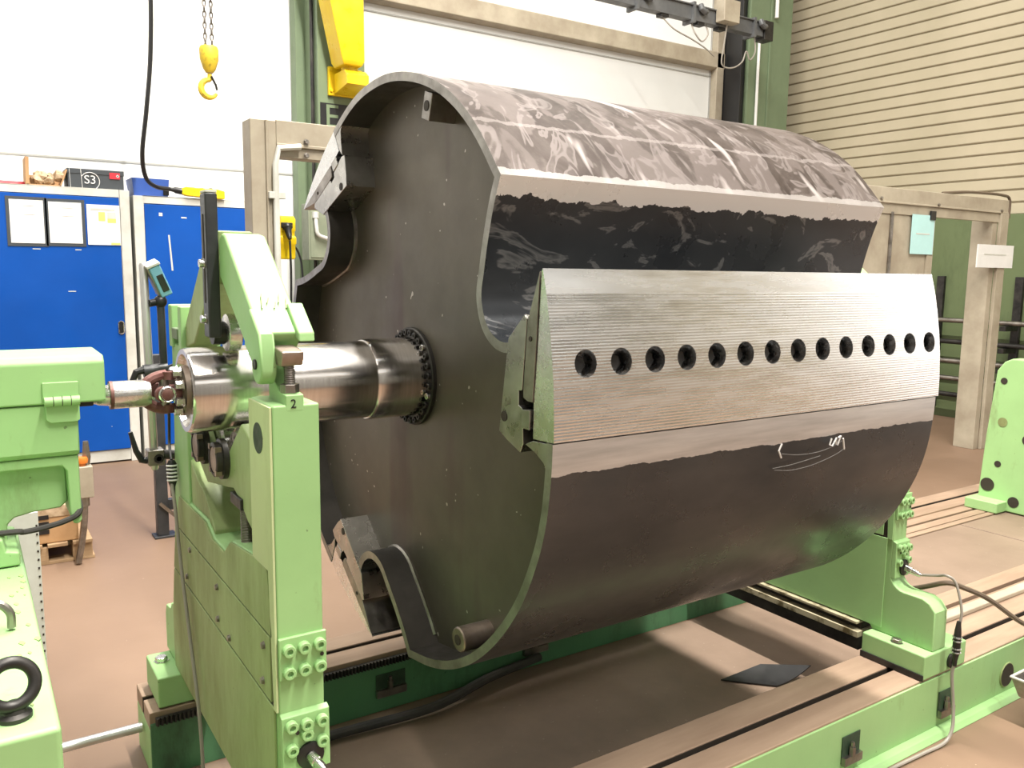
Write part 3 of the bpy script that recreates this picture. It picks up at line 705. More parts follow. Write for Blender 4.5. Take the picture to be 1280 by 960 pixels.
# ================================================================= pedestals
def bolts(parent, pts, d, r=.0125, h=.013, mat='green'):
    for p in pts: obj('bolt', MB().bolt(p, d, r, h, socket=True), mat, parent)
X0, X1 = .475, .573
def make_pedestal():
    p = thing('bearing_pedestal', 'near green bearing pedestal marked 2 carrying the shaft', 'bearing pedestal', (.524, 2.05, 0), 'bearing pedestals under the rotor')
    # frame: front pillar, curved front foot, throat between the pillars, rear pillar, rear foot
    def arc(cx, cy, r, a0, a1, n=6): return [(cx+r*math.cos(R(a0+(a1-a0)*i/n)), cy+r*math.sin(R(a0+(a1-a0)*i/n))) for i in range(n+1)]
    prof = [(1.555, 1.239), (1.555, .52)]
    prof += arc(1.505, .505, .05, 0, -90)                       # inside curve down to the step
    prof += [(1.44, .455)] + [(1.415, .445), (1.395, .42)] + [(1.392, .289), (1.612, .289), (1.62, .302), (2.70, .302), (2.70, .42)]
    prof += [(2.685, .45), (2.62, .46)] + arc(2.60, .535, .05, -90, -180)
    prof += [(2.545, .56), (2.49, .80), (2.455, 1.03), (2.44, 1.29), (2.29, 1.29), (2.29, .870), (2.11, .872), (2.04, .846), (1.93, .846), (1.87, .886), (1.695, .905), (1.695, 1.239)]
    fo = obj('frame', MB().prism(prof, 'x', X0+.004, X1), 'green', p, .005)
    # cover sheets on the near face, bolted: upper, middle and lower
    up = [(1.575, .77), (1.600, .905), (1.695, .905), (1.87, .884), (1.93, .842), (2.04, .842), (2.11, .868), (2.29, .866), (2.40, .866), (2.46, .77)]
    obj('upper_cover', MB().prism(up, 'x', X0-.001, X0+.004), 'green_dirty', p, .0012)
    md = [(1.592, .765), (1.592, .628), (2.51, .628), (2.465, .765)]
    obj('middle_cover', MB().prism(md, 'x', X0-.001, X0+.004), 'green_dirty', p, .0012)
    lo = [(1.575, .622), (1.575, .306), (2.55, .306), (2.55, .48), (2.51, .622)]
    obj('lower_cover', MB().prism(lo, 'x', X0-.001, X0+.004), 'green_dirty', p, .0012)
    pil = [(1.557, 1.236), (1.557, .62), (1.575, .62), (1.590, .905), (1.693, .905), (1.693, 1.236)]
    obj('pillar_face', MB().prism(pil, 'x', X0-.001, X0+.004), 'green_side_lit', p, .001)
    for zz, y1_ in ((.765, 2.463), (.622, 2.508)): obj('cover_seam', MB().box(X0+.002, X0+.0045, 1.580, y1_, zz-.002, zz+.007), 'slot', p)
    obj('cover_gap', MB().box(X0+.003, X0+.0045, 1.577, 1.592, .622, .765), 'slot', p)
    obj('pillar_hole', MB().prism(arc(1.632, 1.165, .031, 0, 348, 29), 'x', X0-.0018, X0-.0008), 'green_deep', p)['label'] = 'dark round hole through the pillar'
    for y, z in ((2.28, .745), (2.0, .735), (2.33, .655), (1.90, .645), (1.63, .735), (1.64, .655), (2.0, .655)): obj('cover_screw', MB().bolt((X0-.001, y, z), (-1, 0, 0), .007, .006, False), 'steel_dull', p)
    # bolted straps on the front of the pillar
    s1 = obj('upper_strap', MB().box(X0+.004, X1+.003, 1.547, 1.556, .690, .776), 'green', p, .002)
    bolts(s1, [(X0+a, 1.547, z) for a in (.022, .053, .085) for z in (.752, .706)], (0, -1, 0))
    obj('strap_hole', MB().cyl((.536+.03, 1.547, .728), (.536+.03, 1.5455, .728), .004, seg=12), 'slot', s1)
    s2 = obj('lower_strap', MB().prism([(1.556, .618), (1.543, .612), (1.540, .49), (1.556, .49)], 'x', X0+.004, X1+.005), 'green', p, .002)
    bolts(s2, [(X0+a, 1.541, z) for a, z in ((.022, .595), (.053, .592), (.085, .592), (.053, .571), (.022, .545), (.085, .548))], (0, -1, 0))
    obj('strap_hole', MB().cyl((X0+.035, 1.5415, .577), (X0+.035, 1.539, .577), .004, seg=12), 'slot', s2)
    cn = obj('cable_flange', MB().lathe([(0, .028), (.006, .028), (.008, .024), (.008, 0)], (X0+.060, 1.541, .523), (0, -1, 0), 24), 'dark', s2)
    obj('connector', MB().lathe([(0, .012), (.02, .012), (.022, .010), (.04, .0095), (.055, .006)], (X0+.060, 1.534, .523), (.25, -1, -.25), 14), 'steel', cn)
    # foot blocks clamped to the slideways
    fb = obj('front_foot', MB().box(X0-.060, X1+.15, 1.386, 1.612, .206, .289), 'green', p, .006)
    obj('foot_bolt', MB().bolt((X0-.03, 1.50, .288), (0, 0, 1), .018, .014), 'steel_dull', fb)
    fb['label'] = 'front foot block'
    obj('wiper_strip', MB().box(X0-.066, X0-.060, 1.386, 1.612, .205, .225), 'dark', fb, .001)
    obj('clamp_disc', MB().lathe([(0, .024), (.008, .024), (.010, .018), (.010, .009), (.004, .009), (.004, 0)], (X1+.03, 1.386, .240), (0, -1, 0), 24), 'dark', fb)
    rb = obj('rear_foot', MB().box(X0-.062, X1+.10, 2.495, 2.68, .206, .300), 'green', p, .006)
    rb['label'] = 'rear foot block'
    obj('foot_bolt', MB().bolt((X0-.03, 2.61, .30), (0, 0, 1), .018, .016), 'steel', rb)
    # gusset block behind the throat, roller carriage, screw
    mb = MB().prism([(2.29, .87), (2.29, .99), (2.22, .95), (2.15, .93), (2.05, .86), (2.05, .846), (2.11, .872)], 'x', X0+.01, X1-.005)
    obj('throat_ledge', mb, 'green_dirty', p, .003)
    ca = [(1.695, .93), (1.695, 1.125), (1.80, 1.165), (1.86, 1.12), (1.95, 1.05), (2.06, 1.045), (2.16, 1.115), (2.235, 1.12), (2.235, 1.02), (2.12, .965), (2.00, .985), (1.93, .995), (1.88, 1.005), (1.83, .99), (1.77, .955)]
    cg = obj('roller_carriage', MB().prism(ca, 'x', X0+.012, X0+.034), 'green_dirty', p, .004)
    obj('roller_carriage', MB().prism(ca, 'x', X1-.012, X1+.006), 'green_dirty', p, .004)
    obj('carriage_block', MB().prism([(1.695, .985), (1.695, 1.10), (1.80, 1.10), (1.86, 1.02), (1.86, .985)], 'x', X0+.034, X1-.012), 'green', p, .004)
    obj('carriage_key', MB().box(X0+.006, X1-.02, 1.80, 1.885, .972, .998), 'dark', p, .003)
    for y in (YA-.088, YA+.088):
        ro = obj('support_roller', MB().lathe([(0, .060), (.006, .067), (.055, .067), (.061, .060)], (X0+.036, y, 1.061), (1, 0, 0), 32), 'steel', p)
        mb = MB().lathe([(0, .047), (.012, .047), (.014, .040), (.026, .040), (.028, .036), (.028, .031), (.024, .031), (.024, 0)], (X0+.012, y, 1.061), (-1, 0, 0), 28)
        cp = obj('bearing_cap', mb, 'dark', ro)
        mb = MB()
        for k in range(4):
            a = R(45+90*k); mb = MB(); mb.box(X0-.017, X0-.003, y+.038*math.cos(a)-.006, y+.038*math.cos(a)+.006, 1.061+.038*math.sin(a)-.006, 1.061+.038*math.sin(a)+.006); obj('lock_nut', mb, 'steel_brown', cp)
        obj('cap_centre', MB().cyl((X0-.011, y, 1.061), (X0-.0145, y, 1.061), .029, seg=24), 'steel_brown', cp)
    sw = [(.012, .86), (.012, .985)]
    mb = MB().lathe([(0, .018), (.006, .018), (.006, .0125), (.13, .0125)], (X0+.03, 1.84, .872), (0, 0, 1), 18)
    for i in range(18): mb.torus((X0+.03, 1.84, .885+i*.006), (0, 0, 1), .0125, .0022, 16, 5)
    obj('lifting_screw', mb, 'steel_dull', p)
    # cap tab, slanted tongue and swing bolt on the front pillar
    tb = obj('cap_tab', MB().prism([(1.5545, 1.225), (1.5545, 1.258), (1.595, 1.262), (1.69, 1.335), (1.715, 1.32), (1.66, 1.265), (1.66, 1.225)], 'x', .506, .542), 'green', p, .003)
    text('2', .024, .0006, 'black', tb, 'numeral', face_y(.521, 1.5538, 1.240))
    mb = MB().lathe([(0, .0095), (.07, .0095)], (.522, 1.577, 1.258), (0, 0, 1), 16)
    for i in range(11): mb.torus((.522, 1.577, 1.279+i*.0042), (0, 0, 1), .0095, .0016, 16, 5)
    sb = obj('swing_bolt', mb, 'steel_dull', p)
    obj('hex_nut', MB().cyl((.522, 1.577, 1.259), (.522, 1.577, 1.277), .0185, seg=6), 'steel_dull', sb, .002)
    obj('bolt_head', MB().prism([(1.552, 1.328), (1.552, 1.341), (1.615, 1.349), (1.615, 1.332), (1.60, 1.312), (1.562, 1.312)], 'x', .500, .544), 'steel_brown', sb, .003)
    obj('spare_bolt', MB().lathe([(0, .0075), (.045, .0075), (.045, .0095), (.062, .0095), (.064, .008)], (.555, 1.70, 1.325), (0, 0, 1), 14), 'dark', p)
    # rear latch block
    lb = obj('latch_block', MB().box(X0-.002, X1, 2.29, 2.325, 1.28, 1.395).box(X0-.002, X1, 2.40, 2.44, 1.28, 1.395).box(X0+.02, X1, 2.32, 2.41, 1.28, 1.31), 'green', p, .004)
    obj('latch_pad', MB().box(X0-.004, X0+.03, 2.33, 2.395, 1.305, 1.335), 'green_column', lb, .003)
    # hold-down bridge over the shaft
    br = [(1.60, 1.372), (1.835, 1.566), (1.86, 1.570), (1.885, 1.556), (1.882, 1.475), (1.70, 1.342), (1.655, 1.33)]
    hb = obj('hold_down_arm', MB().prism(br, 'x', .473, .562), 'green', p, .007)
    hb['label'] = 'front leg of the hold-down bridge'
    mb = MB().prism([(1.60, 1.372), (1.66, 1.42), (1.70, 1.345)] + arc(1.618, 1.306, .033, 10, -175, 8)[::1], 'x', .4705, .502)
    obj('pivot_lug', mb, 'green', hb, .005)
    obj('pivot_pin', MB().cyl((.467, 1.622, 1.312), (.504, 1.622, 1.312), .010, seg=18), 'dark', hb)
    obj('arm_flange', MB().prism([(1.585, 1.355), (1.588, 1.374), (1.655, 1.430), (1.672, 1.405), (1.64, 1.37)], 'x', .545, .578), 'green', hb, .004)
    mk = MB()
    for i in range(5): mk.tube([(.495+.012*i, 1.657+.010*(i % 2)-.0055, 1.415+.010*(i % 2)+.0035), (.503+.012*i, 1.69-.008*(i % 3)-.0055, 1.442-.008*(i % 3)+.0045)], .0016, 4)
    obj('scrape_marks', mk, 'green_dirty', hb)
    rl = [(1.94, 1.58), (2.06, 1.55), (2.28, 1.36), (2.34, 1.30), (2.30, 1.285), (2.20, 1.305), (2.05, 1.43), (1.94, 1.46)]
    ra = obj('hold_down_arm', MB().prism(rl, 'x', .485, .565), 'green_dirty', p, .006); ra['label'] = 'rear leg of the hold-down bridge'
    obj('bridge_web', MB().prism([(1.87, 1.55), (1.96, 1.57), (1.96, 1.47), (1.87, 1.475)], 'x', .50, .55), 'green', p, .004)
    ba = obj('guide_bar', MB().box(.446, .4725, 1.875, 1.92, 1.345, 1.655), 'bar_grey', p, .004)
    obj('guide_slot', MB().box(.4448, .4464, 1.893, 1.902, 1.42, 1.61), 'slot', ba)
    obj('bar_cap', MB().box(.447, .4715, 1.876, 1.919, 1.655, 1.660), 'cab_white', ba, .001)
    for z in (1.505, 1.385): obj('clamp_screw', MB().bolt((.446, 1.897, z), (-1, 0, 0), .009, .012, False), 'steel', ba)
    ro = obj('hold_down_roller', MB().lathe([(0, .036), (.004, .043), (.030, .043), (.034, .036)], (.500, 1.965, 1.349), (1, 0, 0), 28), 'steel', p)
    obj('roller_hub', MB().lathe([(0, .026), (.028, .026)], (.473, 1.965, 1.349), (1, 0, 0), 20), 'dark', ro)
    return p
ped = make_pedestal()
ped2 = copy_tree(ped); ped2.scale.x = .8; ped2.location = (2.563 - .8*(X0 - ped.location.x), 2.05 + .010, 0)
tag(ped2, 'far green bearing pedestal standing behind the rotor', 'bearing pedestal', 'bearing pedestals under the rotor')
for k in kids(ped2):
    if k.name.startswith(('cap_tab',)):
        for q in kids(k):
            if q.name.startswith('numeral'): bpy.data.objects.remove(q)
for k in kids(ped2):
    if k.name.split('.')[0] in ('upper_cover', 'middle_cover', 'lower_cover', 'pillar_face'):
        k.data = k.data.copy(); k.data.materials[0] = M['green']
# beam under the far pedestal that bridges the pit
cb = thing('cross_beam', 'grimy cream cross beam bridging the pit under the far pedestal', 'beam', (2.58, 2.05, .1))
obj('beam_profile', MB().box(2.548, 2.65, 1.655, 2.463, .20, .246), 'dark', cb, .002)
obj('beam_cap', MB().box(2.540, 2.66, 1.655, 2.463, .246, .268), 'grimy_cream', cb, .002)
obj('upper_flange', MB().box(2.545, 2.66, 1.665, 2.463, .291, .301), 'grimy_cream', cb, .002)
obj('beam_web', MB().box(2.575, 2.64, 1.665, 2.463, .268, .291), 'slot', cb)

# ================================================================= rotor
ro_ = thing('rotor', 'big three lobed steel drum rotor with a milled knife bar on its front', 'rotor', (1.58, YA, ZA))
XR0, XR1 = .93, 2.232
def pol(a, r): return (r*math.cos(R(a)), r*math.sin(R(a)))
def smoothpoly(ctrl, n=5): return [(v.x, v.y) for v in catmull([(a, b, 0) for a, b in ctrl], n)]
T_ = .021
pocket_c = smoothpoly([(.618, .146), (.585, .140), (.552, .146), (.522, .164), (.501, .192), (.490, .235), (.500, .285), (.514, .345), (.535, .415), (.562, .480)], 4)
crown_c = smoothpoly([pol(40.7, .739), pol(50, .748), pol(58, .757), pol(66, .763), pol(74, .766), pol(82, .769), pol(90, .772), pol(99, .772), pol(106, .769), pol(112.7, .763), pol(116.8, .760)], 4)
# sharp fold at the lip: keep a tiny weld radius
def rot(p, k):
    a = R(k); return (p[0]*math.cos(a)-p[1]*math.sin(a), p[0]*math.sin(a)+p[1]*math.cos(a))
line = pocket_c + crown_c[1:]; LIP = len(pocket_c)-1
def inward(line, t):
    out = []
    for i, p in enumerate(line):
        d1 = (Vector(p)-Vector(line[i-1])).normalized() if i else None
        d2 = (Vector(line[i+1])-Vector(p)).normalized() if i < len(line)-1 else None
        d1 = d1 or d2; d2 = d2 or d1
        n1 = Vector((-d1.y, d1.x)); n2 = Vector((-d2.y, d2.x)); n = (n1+n2).normalized()
        out.append(Vector(p) + n*t/max(n.dot(n1), .5))
    return out
inn = inward(line, T_)
for i in range(len(inn)):
    if i != LIP and (Vector(line[i])-Vector(line[LIP])).length < .019: inn[i] = inn[LIP].copy()
mid = inward(line, T_*.5)
def yz(x, p): return (x, YA-p[0], ZA+p[1])
mb = MB(); bm = mb.bm; n = len(line)
for k, crown_slot in ((0, 1), (-120, 0), (120, 0)):
    o0 = [bm.verts.new(yz(XR0, rot(p, k))) for p in line]; o1 = [bm.verts.new(yz(XR1, rot(p, k))) for p in line]
    i0 = [bm.verts.new(yz(XR0, rot(p, k))) for p in inn]; i1 = [bm.verts.new(yz(XR1, rot(p, k))) for p in inn]
    def F(vs, m):
        vs2 = []
        for v in vs:
            if all((v.co-q.co).length > 1e-7 for q in vs2): vs2.append(v)
        if len(vs2) > 2: f = bm.faces.new(vs2); f.material_index = m
    for i in range(n-1):
        F((o0[i], o0[i+1], o1[i+1], o1[i]), crown_slot if i >= LIP else 2)
        F((i0[i], i1[i], i1[i+1], i0[i+1]), 3)
        F((o0[i], i0[i], i0[i+1], o0[i+1]), 4); F((o1[i], o1[i+1], i1[i+1], i1[i]), 4)
    F((o0[0], o1[0], i1[0], i0[0]), 4); F((o0[-1], i0[-1], i1[-1], o1[-1]), 4)
M['inner'] = worn('dark_inner_shell', (.05, .046, .043), (.10, .09, .082), .42, .6, 5, .05)
M['rim'] = worn('cut_rim_steel', (.24, .225, .21), (.42, .40, .375), .42, .9, 14, .05)
shell = obj('shell', mb, ['shell_crown', 'shell_ground', 'shell_pocket', 'inner', 'rim'], ro_, 0, 30)
# end plates
def plate(xa, xb):
    out = []
    for k in (0, 120, 240): out += [yz(0, rot(p, k))[1:] for p in mid]
    return MB().prism(out, 'x', xa, xb)
ep = obj('end_plate', plate(1.015, 1.035), 'plate', ro_, 0, 30)
obj('end_plate', plate(2.127, 2.147), 'plate', ro_, 0, 30)
# weld beads where the shell meets the near plate
mb = MB()
for k in (0, -120, 120): obj('weld_bead', MB().tube([yz(1.012, rot(p, k)) for p in inn[:LIP-1]], .007, 6), 'steel_dull', ep)
pass
# knife seats, backing plates and knives: three of each
def arcp(a0, a1, r0, r1, m=10): return [pol(a0+(a1-a0)*i/m, r0+(r1-r0)*i/m) for i in range(m+1)]
ctrl = [(-3.0, .7605), (1, .7585), (5.5, .758), (10, .759), (14.7, .762), (18.6, .766), (22.3, .770)]
knife_out = [pol(a, r) for a, r in ctrl]
knife_poly = [(.690, -.043), (.690, .028), (.700, .14), (.7085, .287)] + knife_out[::-1]
back_poly = [(.656, .05), (.668, .190), (.690, .245), (.7065, .287), (.698, .14), (.689, .03), (.672, .03), (.656, .036)]
seat_poly = [(.570, -.046), (.600, .150), (.611, .160), (.658, .202), (.667, .194), (.653, .05), (.642, .048), (.642, .018), (.655, .014), (.660, -.058), (.65, -.078), (.60, -.06)]
key_poly = [(.657, .012), (.656, -.026), (.684, -.026), (.685, .014)]
ledge_poly = [(.664, -.058), (.690, -.047), (.7585, -.043), (.7565, -.098), (.742, -.110), (.728, -.085), (.70, -.07)]
def YZ(poly): return [yz(0, p)[1:] for p in poly]
def part(name, poly, mat, x0, x1, bev, parent=ro_): return obj(name, MB().prism(YZ(poly), 'x', x0, x1), mat, parent, bev)
M['seat'] = worn('ground_seat_steel', (.34, .33, .31), (.55, .54, .515), .32, 1, 8, .05)
kn = part('knife_bar', knife_poly, 'knife', XR0+.002, XR1+.012, 0)
HA = 8.3; hx = [1.012+i*(2.194-1.012)/13 for i in range(14)]
def rad(x, r): return Vector(yz(x, pol(HA, r)))
mb = MB()
for x in hx: mb.cyl(rad(x, .708), rad(x, .80), .0275, seg=28)
cut = obj('cutter', mb, 'dark', ro_)
bake(kn, [cut])
kn['label'] = 'milled bright knife bar with fourteen bolt holes'
for x in hx:
    mb = MB().lathe([(0, .0265), (.0015, .0265), (.002, .019), (.024, .019), (.027, .016)], rad(x, .7085), rad(x, 1)-rad(x, 0), 6)
    obj('knife_bolt', mb, 'dark', kn)
st = part('knife_seat', seat_poly, 'seat', XR0-.002, XR1, .0015)
obj('seat_hole', MB().cyl(yz(XR0-.002, (.590, -.012)), yz(XR0-.0035, (.590, -.012)), .011, seg=20), 'slot', st)
bk = part('backing_plate', back_poly, 'steel_dull', XR0-.001, XR1, .001)
obj('plate_hole', MB().cyl(yz(XR0-.001, (.680, .155)), yz(XR0-.0025, (.680, .155)), .005, seg=14), 'slot', bk)
ky = part('clamp_key', key_poly, 'seat', XR0-.004, XR1-.01, .001)
lg = part('seat_ledge', ledge_poly, 'seat', XR0+.001, XR1, .001)
obj('seat_backing', MB().prism(YZ([(.664, -.055), (.664, .045), (.69, .045), (.69, -.045)]), 'x', XR0+.05, XR1-.05), 'slot', ro_)
for o in (kn, st, bk, ky, lg):
    for a in (120, -120):
        c = copy_tree(o, ro_); c.rotation_euler.x = R(a)
        if o is kn: c['label'] = 'knife bar of another lobe'
# flange, screws, shaft ends
def shaft_end(sgn):
    xp = 1.015 if sgn < 0 else 2.147
    fl = obj('flange_ring', MB().lathe([(0, .132), (.010, .132), (.013, .129), (.013, .104)], (xp, YA, ZA), (sgn, 0, 0), 56), 'dark', ro_)
    for i in range(28):
        a = 2*math.pi*(i+.5)/28; bright = i in (1, 10, 15, 24)
        obj('flange_screw', MB().bolt((xp+.013*sgn, YA+.119*math.cos(a), ZA+.119*math.sin(a)), (sgn, 0, 0), .0088, .009, socket=True), 'steel' if bright else 'dark', fl)
    L = .592
    prof = [(0, .1055), (.140, .1055), (.146, .103), (.146, .1005), (L-.10, .1005), (L-.098, .0998), (L-.006, .0998), (L, .096), (L, .085), (L-.012, .080), (L-.012, 0)]
    sh = obj('shaft', MB().lathe(prof, (xp+.002*sgn, YA, ZA), (sgn, 0, 0), 72), 'polish', ro_)
    return sh
shaft_end(-1); shaft_end(1)
# eye lugs under the rim
def lug(a, r, w, hgt, mat, round_):
    c = Vector(yz(0, pol(a, r))); up = (Vector(yz(0, pol(a, 1)))-Vector(yz(0, pol(a, 0)))).normalized(); tn = Vector((1, 0, 0)).cross(up)
    def P(x, s, t): return Vector((x, 0, 0)) + Vector((0, c.y, c.z)) + tn*s + up*t
    mb = MB()
    if not round_:
        q = [(-w, -hgt), (w, -hgt), (w, hgt), (-w, hgt)]
        mb.rings([[P(x, *e) for e in q] for x in (.945, 1.018)])
    else:
        q = [(w*math.cos(2*math.pi*i/20), hgt*math.sin(2*math.pi*i/20)) for i in range(20)]
        mb.rings([[P(x, e[0]*.9, e[1]*.9) for e in q] for x in (.93,)] + [[P(x, *e) for e in q] for x in (.934, 1.018)])
    l = obj('eye_lug', mb, mat, ro_, .002)
    obj('lug_hole', MB().cyl(P(.9455 if not round_ else .93, 0, 0), P(.9435 if not round_ else .928, 0, 0), .0125, seg=20), 'slot', l)
    return l
lug(72.6, .700, .020, .032, 'rim', False)
lug(-55.5, .700, .030, .030, 'steel_brown', True); lug(187, .705, .020, .032, 'rim', False)
# chalk scribble on the lower shell
mb2 = MB()
def surf(x, z, r=.7765):
    v = z-ZA; return (x, YA-math.sqrt(max(r*r-v*v, 0)), z)
mb = MB()
for st_ in (((1.771, 1.101), (1.768, 1.085), (1.780, 1.080), (1.790, 1.100), (1.794, 1.083)), ((1.797, 1.100), (1.806, 1.104), (1.800, 1.080)), ((1.818, 1.096), (1.832, 1.066)), ((1.585, 1.107), (1.578, 1.09), (1.592, 1.071))):
    obj('chalk_mark', MB().tube([surf(*p) for p in st_], .0022, 5), 'white_plain', shell)
for st_ in (((1.592, 1.081), (1.65, 1.072), (1.72, 1.070), (1.78, 1.078), (1.815, 1.09)), ((1.577, 1.042), (1.64, 1.034), (1.72, 1.038), (1.80, 1.055), (1.835, 1.07)), ((1.57, 1.047), (1.64, 1.049), (1.74, 1.059))):
    mb2.tube(catmull([(*surf(*p),) for p in st_], 4), .0007, 4)
obj('scribed_arcs', mb2, 'scribe', shell)

# ================================================================= drive on the left
ds = thing('drive_shaft', 'short cardan shaft with a red primed joint left of the steel journal', 'drive shaft', (.33, YA, ZA))
obj('spline', MB().lathe([(0, .017), (.03, .018), (.035, .021), (.06, .024)], (.205, YA, ZA), (1, 0, 0), 20), 'steel', ds)
sl = obj('sleeve', MB().lathe([(0, .024), (.002, .030), (.01, .031), (.075, .031), (.085, .029)], (.262, YA, ZA), (1, 0, 0), 28), 'steel', ds)
obj('red_ring', MB().lathe([(0, .0315), (.007, .0315)], (.263, YA, ZA), (1, 0, 0), 28), 'redlead', sl)
# yokes: a fork opening towards the rotor and one towards the drive, turned a quarter
def yoke(x0, dirx, vert):
    mb = MB()
    pts = []
    for i in range(13):
        a = R(-90+15*i); lat = .039*math.sin(a); ax = (1-math.cos(a))*.052
        p = (x0+dirx*ax, YA, ZA+lat) if vert else (x0+dirx*ax, YA+lat, ZA)
        pts.append(p)
    mb.tube(pts, [.013]+[.0125]*3+[.014]*5+[.0125]*3+[.013], 10)
    for s_ in (-1, 1):
        c = Vector((x0+dirx*.056, YA, ZA+.039*s_) if vert else (x0+dirx*.056, YA+.039*s_, ZA)); d = Vector((0, 0, s_)) if vert else Vector((0, s_, 0))
        mb.lathe([(-.010, .017), (.008, .017), (.009, .013), (.006, .013)], c, d, 18)
    return mb
obj('yoke', yoke(.332, 1, True), 'redlead', ds); 
y2 = obj('yoke', yoke(.424, -1, False), 'redlead', ds)
mb = MB().cyl((.378, YA, ZA-.036), (.378, YA, ZA+.036), .011); mb.cyl((.378, YA-.046, ZA), (.378, YA+.046, ZA), .0125); obj('cross', mb, 'steel_dull', ds)
obj('bearing_cup', MB().lathe([(0, .019), (.006, .019), (.008, .016), (.006, .0135), (.006, 0)], (.376, YA-.043, ZA), (0, -1, 0), 24), 'steel', ds)
obj('cup_cap', MB().lathe([(0, .0125), (.002, .0125), (.003, .010)], (.376, YA-.049, ZA), (0, -1, 0), 20), 'redlead', ds)
cf = obj('companion_flange', MB().lathe([(0, .030), (.006, .046), (.010, .058), (.022, .060), (.024, .055)], (.406, YA, ZA), (1, 0, 0), 36), 'steel_brown', ds)
for i in range(8):
    a = R(22.5+45*i); obj('flange_nut', MB().bolt((.412, YA+.047*math.cos(a), ZA+.047*math.sin(a)), (-1, 0, 0), .0105, .018), 'steel', cf)

hs = thing('headstock', 'light green drive headstock cropped by the left edge', 'headstock', (-.2, 2.0, .9))
mb = MB().rings([[(x, y, z) for y, z in ((1.92, 1.216), (1.92, 1.300), (1.932, 1.314), (2.09, 1.316), (2.10, 1.30), (2.10, 1.216))] for x in (-.7, .243)])
cv = obj('lid', mb, 'green', hs, .005)
bd = obj('gear_case', MB().prism([(1.925, 1.214), (1.925, 1.116), (1.931, 1.108), (1.94, 1.104), (2.09, 1.104), (2.09, 1.214)], 'x', -.7, .189), 'green', hs, .003)
obj('lid_seal', MB().box(.189, .222, 1.95, 2.08, 1.203, 1.216), 'dark', cv, .002)
hg = obj('hinge', MB().tube([(.128, 1.908, 1.224), (.192, 1.908, 1.224)], .0095, 14), 'green', hs)
for k in (.144, .160, .176): obj('hinge_joint', MB().torus((k, 1.908, 1.224), (1, 0, 0), .0096, .0008, 18, 5), 'slot', hg)
obj('hinge_leaf', MB().box(.126, .192, 1.914, 1.921, 1.224, 1.262), 'green', hg, .002)
obj('hinge_leaf', MB().prism([(.130, 1.224), (.192, 1.224), (.192, 1.182), (.186, 1.178), (.138, 1.178), (.130, 1.185)], 'y', 1.916, 1.926), 'green', hg, .002)
fm = MB(); fm.prism([(-.7, 1.104), (.187, 1.104), (.187, .962), (.180, .955), (.170, .958), (.165, .985), (.163, 1.072), (.155, 1.083), (-.7, 1.083)], 'y', 1.936, 2.08)
st_ = obj('stand', fm, 'green', hs, .004)
mb = MB().prism([(-.7, 1.083), (.164, 1.083), (.164, 1.0), (.150, .988), (.10, .985), (.065, .978), (.052, .965), (.05, .92), (-.7, .92)], 'y', 1.965, 2.05)
obj('web_plate', mb, 'green_dark' if False else 'green', hs, .004)
obj('foot', MB().prism([(-.7, .902), (.068, .902), (.068, .93), (.045, .935), (.04, .96), (-.7, .96)], 'y', 1.88, 2.08), 'green', hs, .005)
obj('foot_nut', MB().bolt((.030, 1.905, .958), (0, 0, 1), .012, .012), 'green', hs)
hb_ = thing('cast_pedestal', 'scuffed light green cast base under the headstock at the lower left', 'machine base', (-.3, 1.6, 0))
obj('casting', MB().box(-.7, .076, 1.178, 2.135, .40, .9), 'green', hb_, .008)
obj('lower_casting', MB().box(-.7, .082, 1.170, 2.14, .03, .394).box(-.7, .070, 1.19, 2.13, .0, .40), 'green', hb_, .006)
mb = MB()
random.seed(3)
for i in range(26):
    y = 1.25+random.random()*.8; x = .074-random.random()*.03
    a = .0015+random.random()*.004; mb.prism([(x-a*1.6, y), (x-a*.4, y-a*2.2), (x+a*.3, y-a*.5), (x-a*.2, y+a), (x-a, y+a*1.6), (x-a*1.4, y+a*.7)], 'z', .8995, .9012)
obj('chipped_paint', mb, 'green_dirty', hb_)
obj('seam', MB().box(-.7, .0, 1.45, 1.4535, .8995, .9012), 'slot', hb_)
eb = thing('eyebolt', 'grey steel lifting eyebolt standing on the light green base', 'eyebolt', (.024, 1.235, .9))
obj('ring', MB().torus((.024, 1.237, .946), (.15, -1, .35), .0285, .0085, 40, 12), 'dark', eb)
obj('shank', MB().lathe([(0, .021), (.006, .021), (.010, .015), (.022, .011)], (.026, 1.234, .900), (0, 0, 1), 24), 'dark', eb)
mb = MB().tube(catmull([(.008, 1.555, .905), (.008, 1.555, .935), (.022, 1.555, .945), (.036, 1.55, .93), (.037, 1.55, .905)]), .007, 8)
tag(obj('clamp_handle', mb, 'steel_dull'), 'small bent steel handle on the green base at the left edge', 'handle')
mb = MB().tube(catmull([(-.3, 1.90, .972), (.03, 1.90, .968), (.08, 1.905, .963), (.13, 1.915, .966), (.160, 1.928, .970), (.178, 1.932, .978), (.186, 1.96, .99), (.178, 2.06, 1.0), (.10, 2.07, 1.0)]), .0062, 8)
tag(obj('drive_cable', mb, 'rubber'), 'thick dark cable running under the headstock', 'cable')
mb = MB().lathe([(0, .0145), (.62, .0145)], (-.24, 2.6, .110), (1, 0, 0), 20)
tag(obj('guide_rod', mb, 'bright_rod'), 'bright round steel rod running to the end of the rear rail', 'rod')

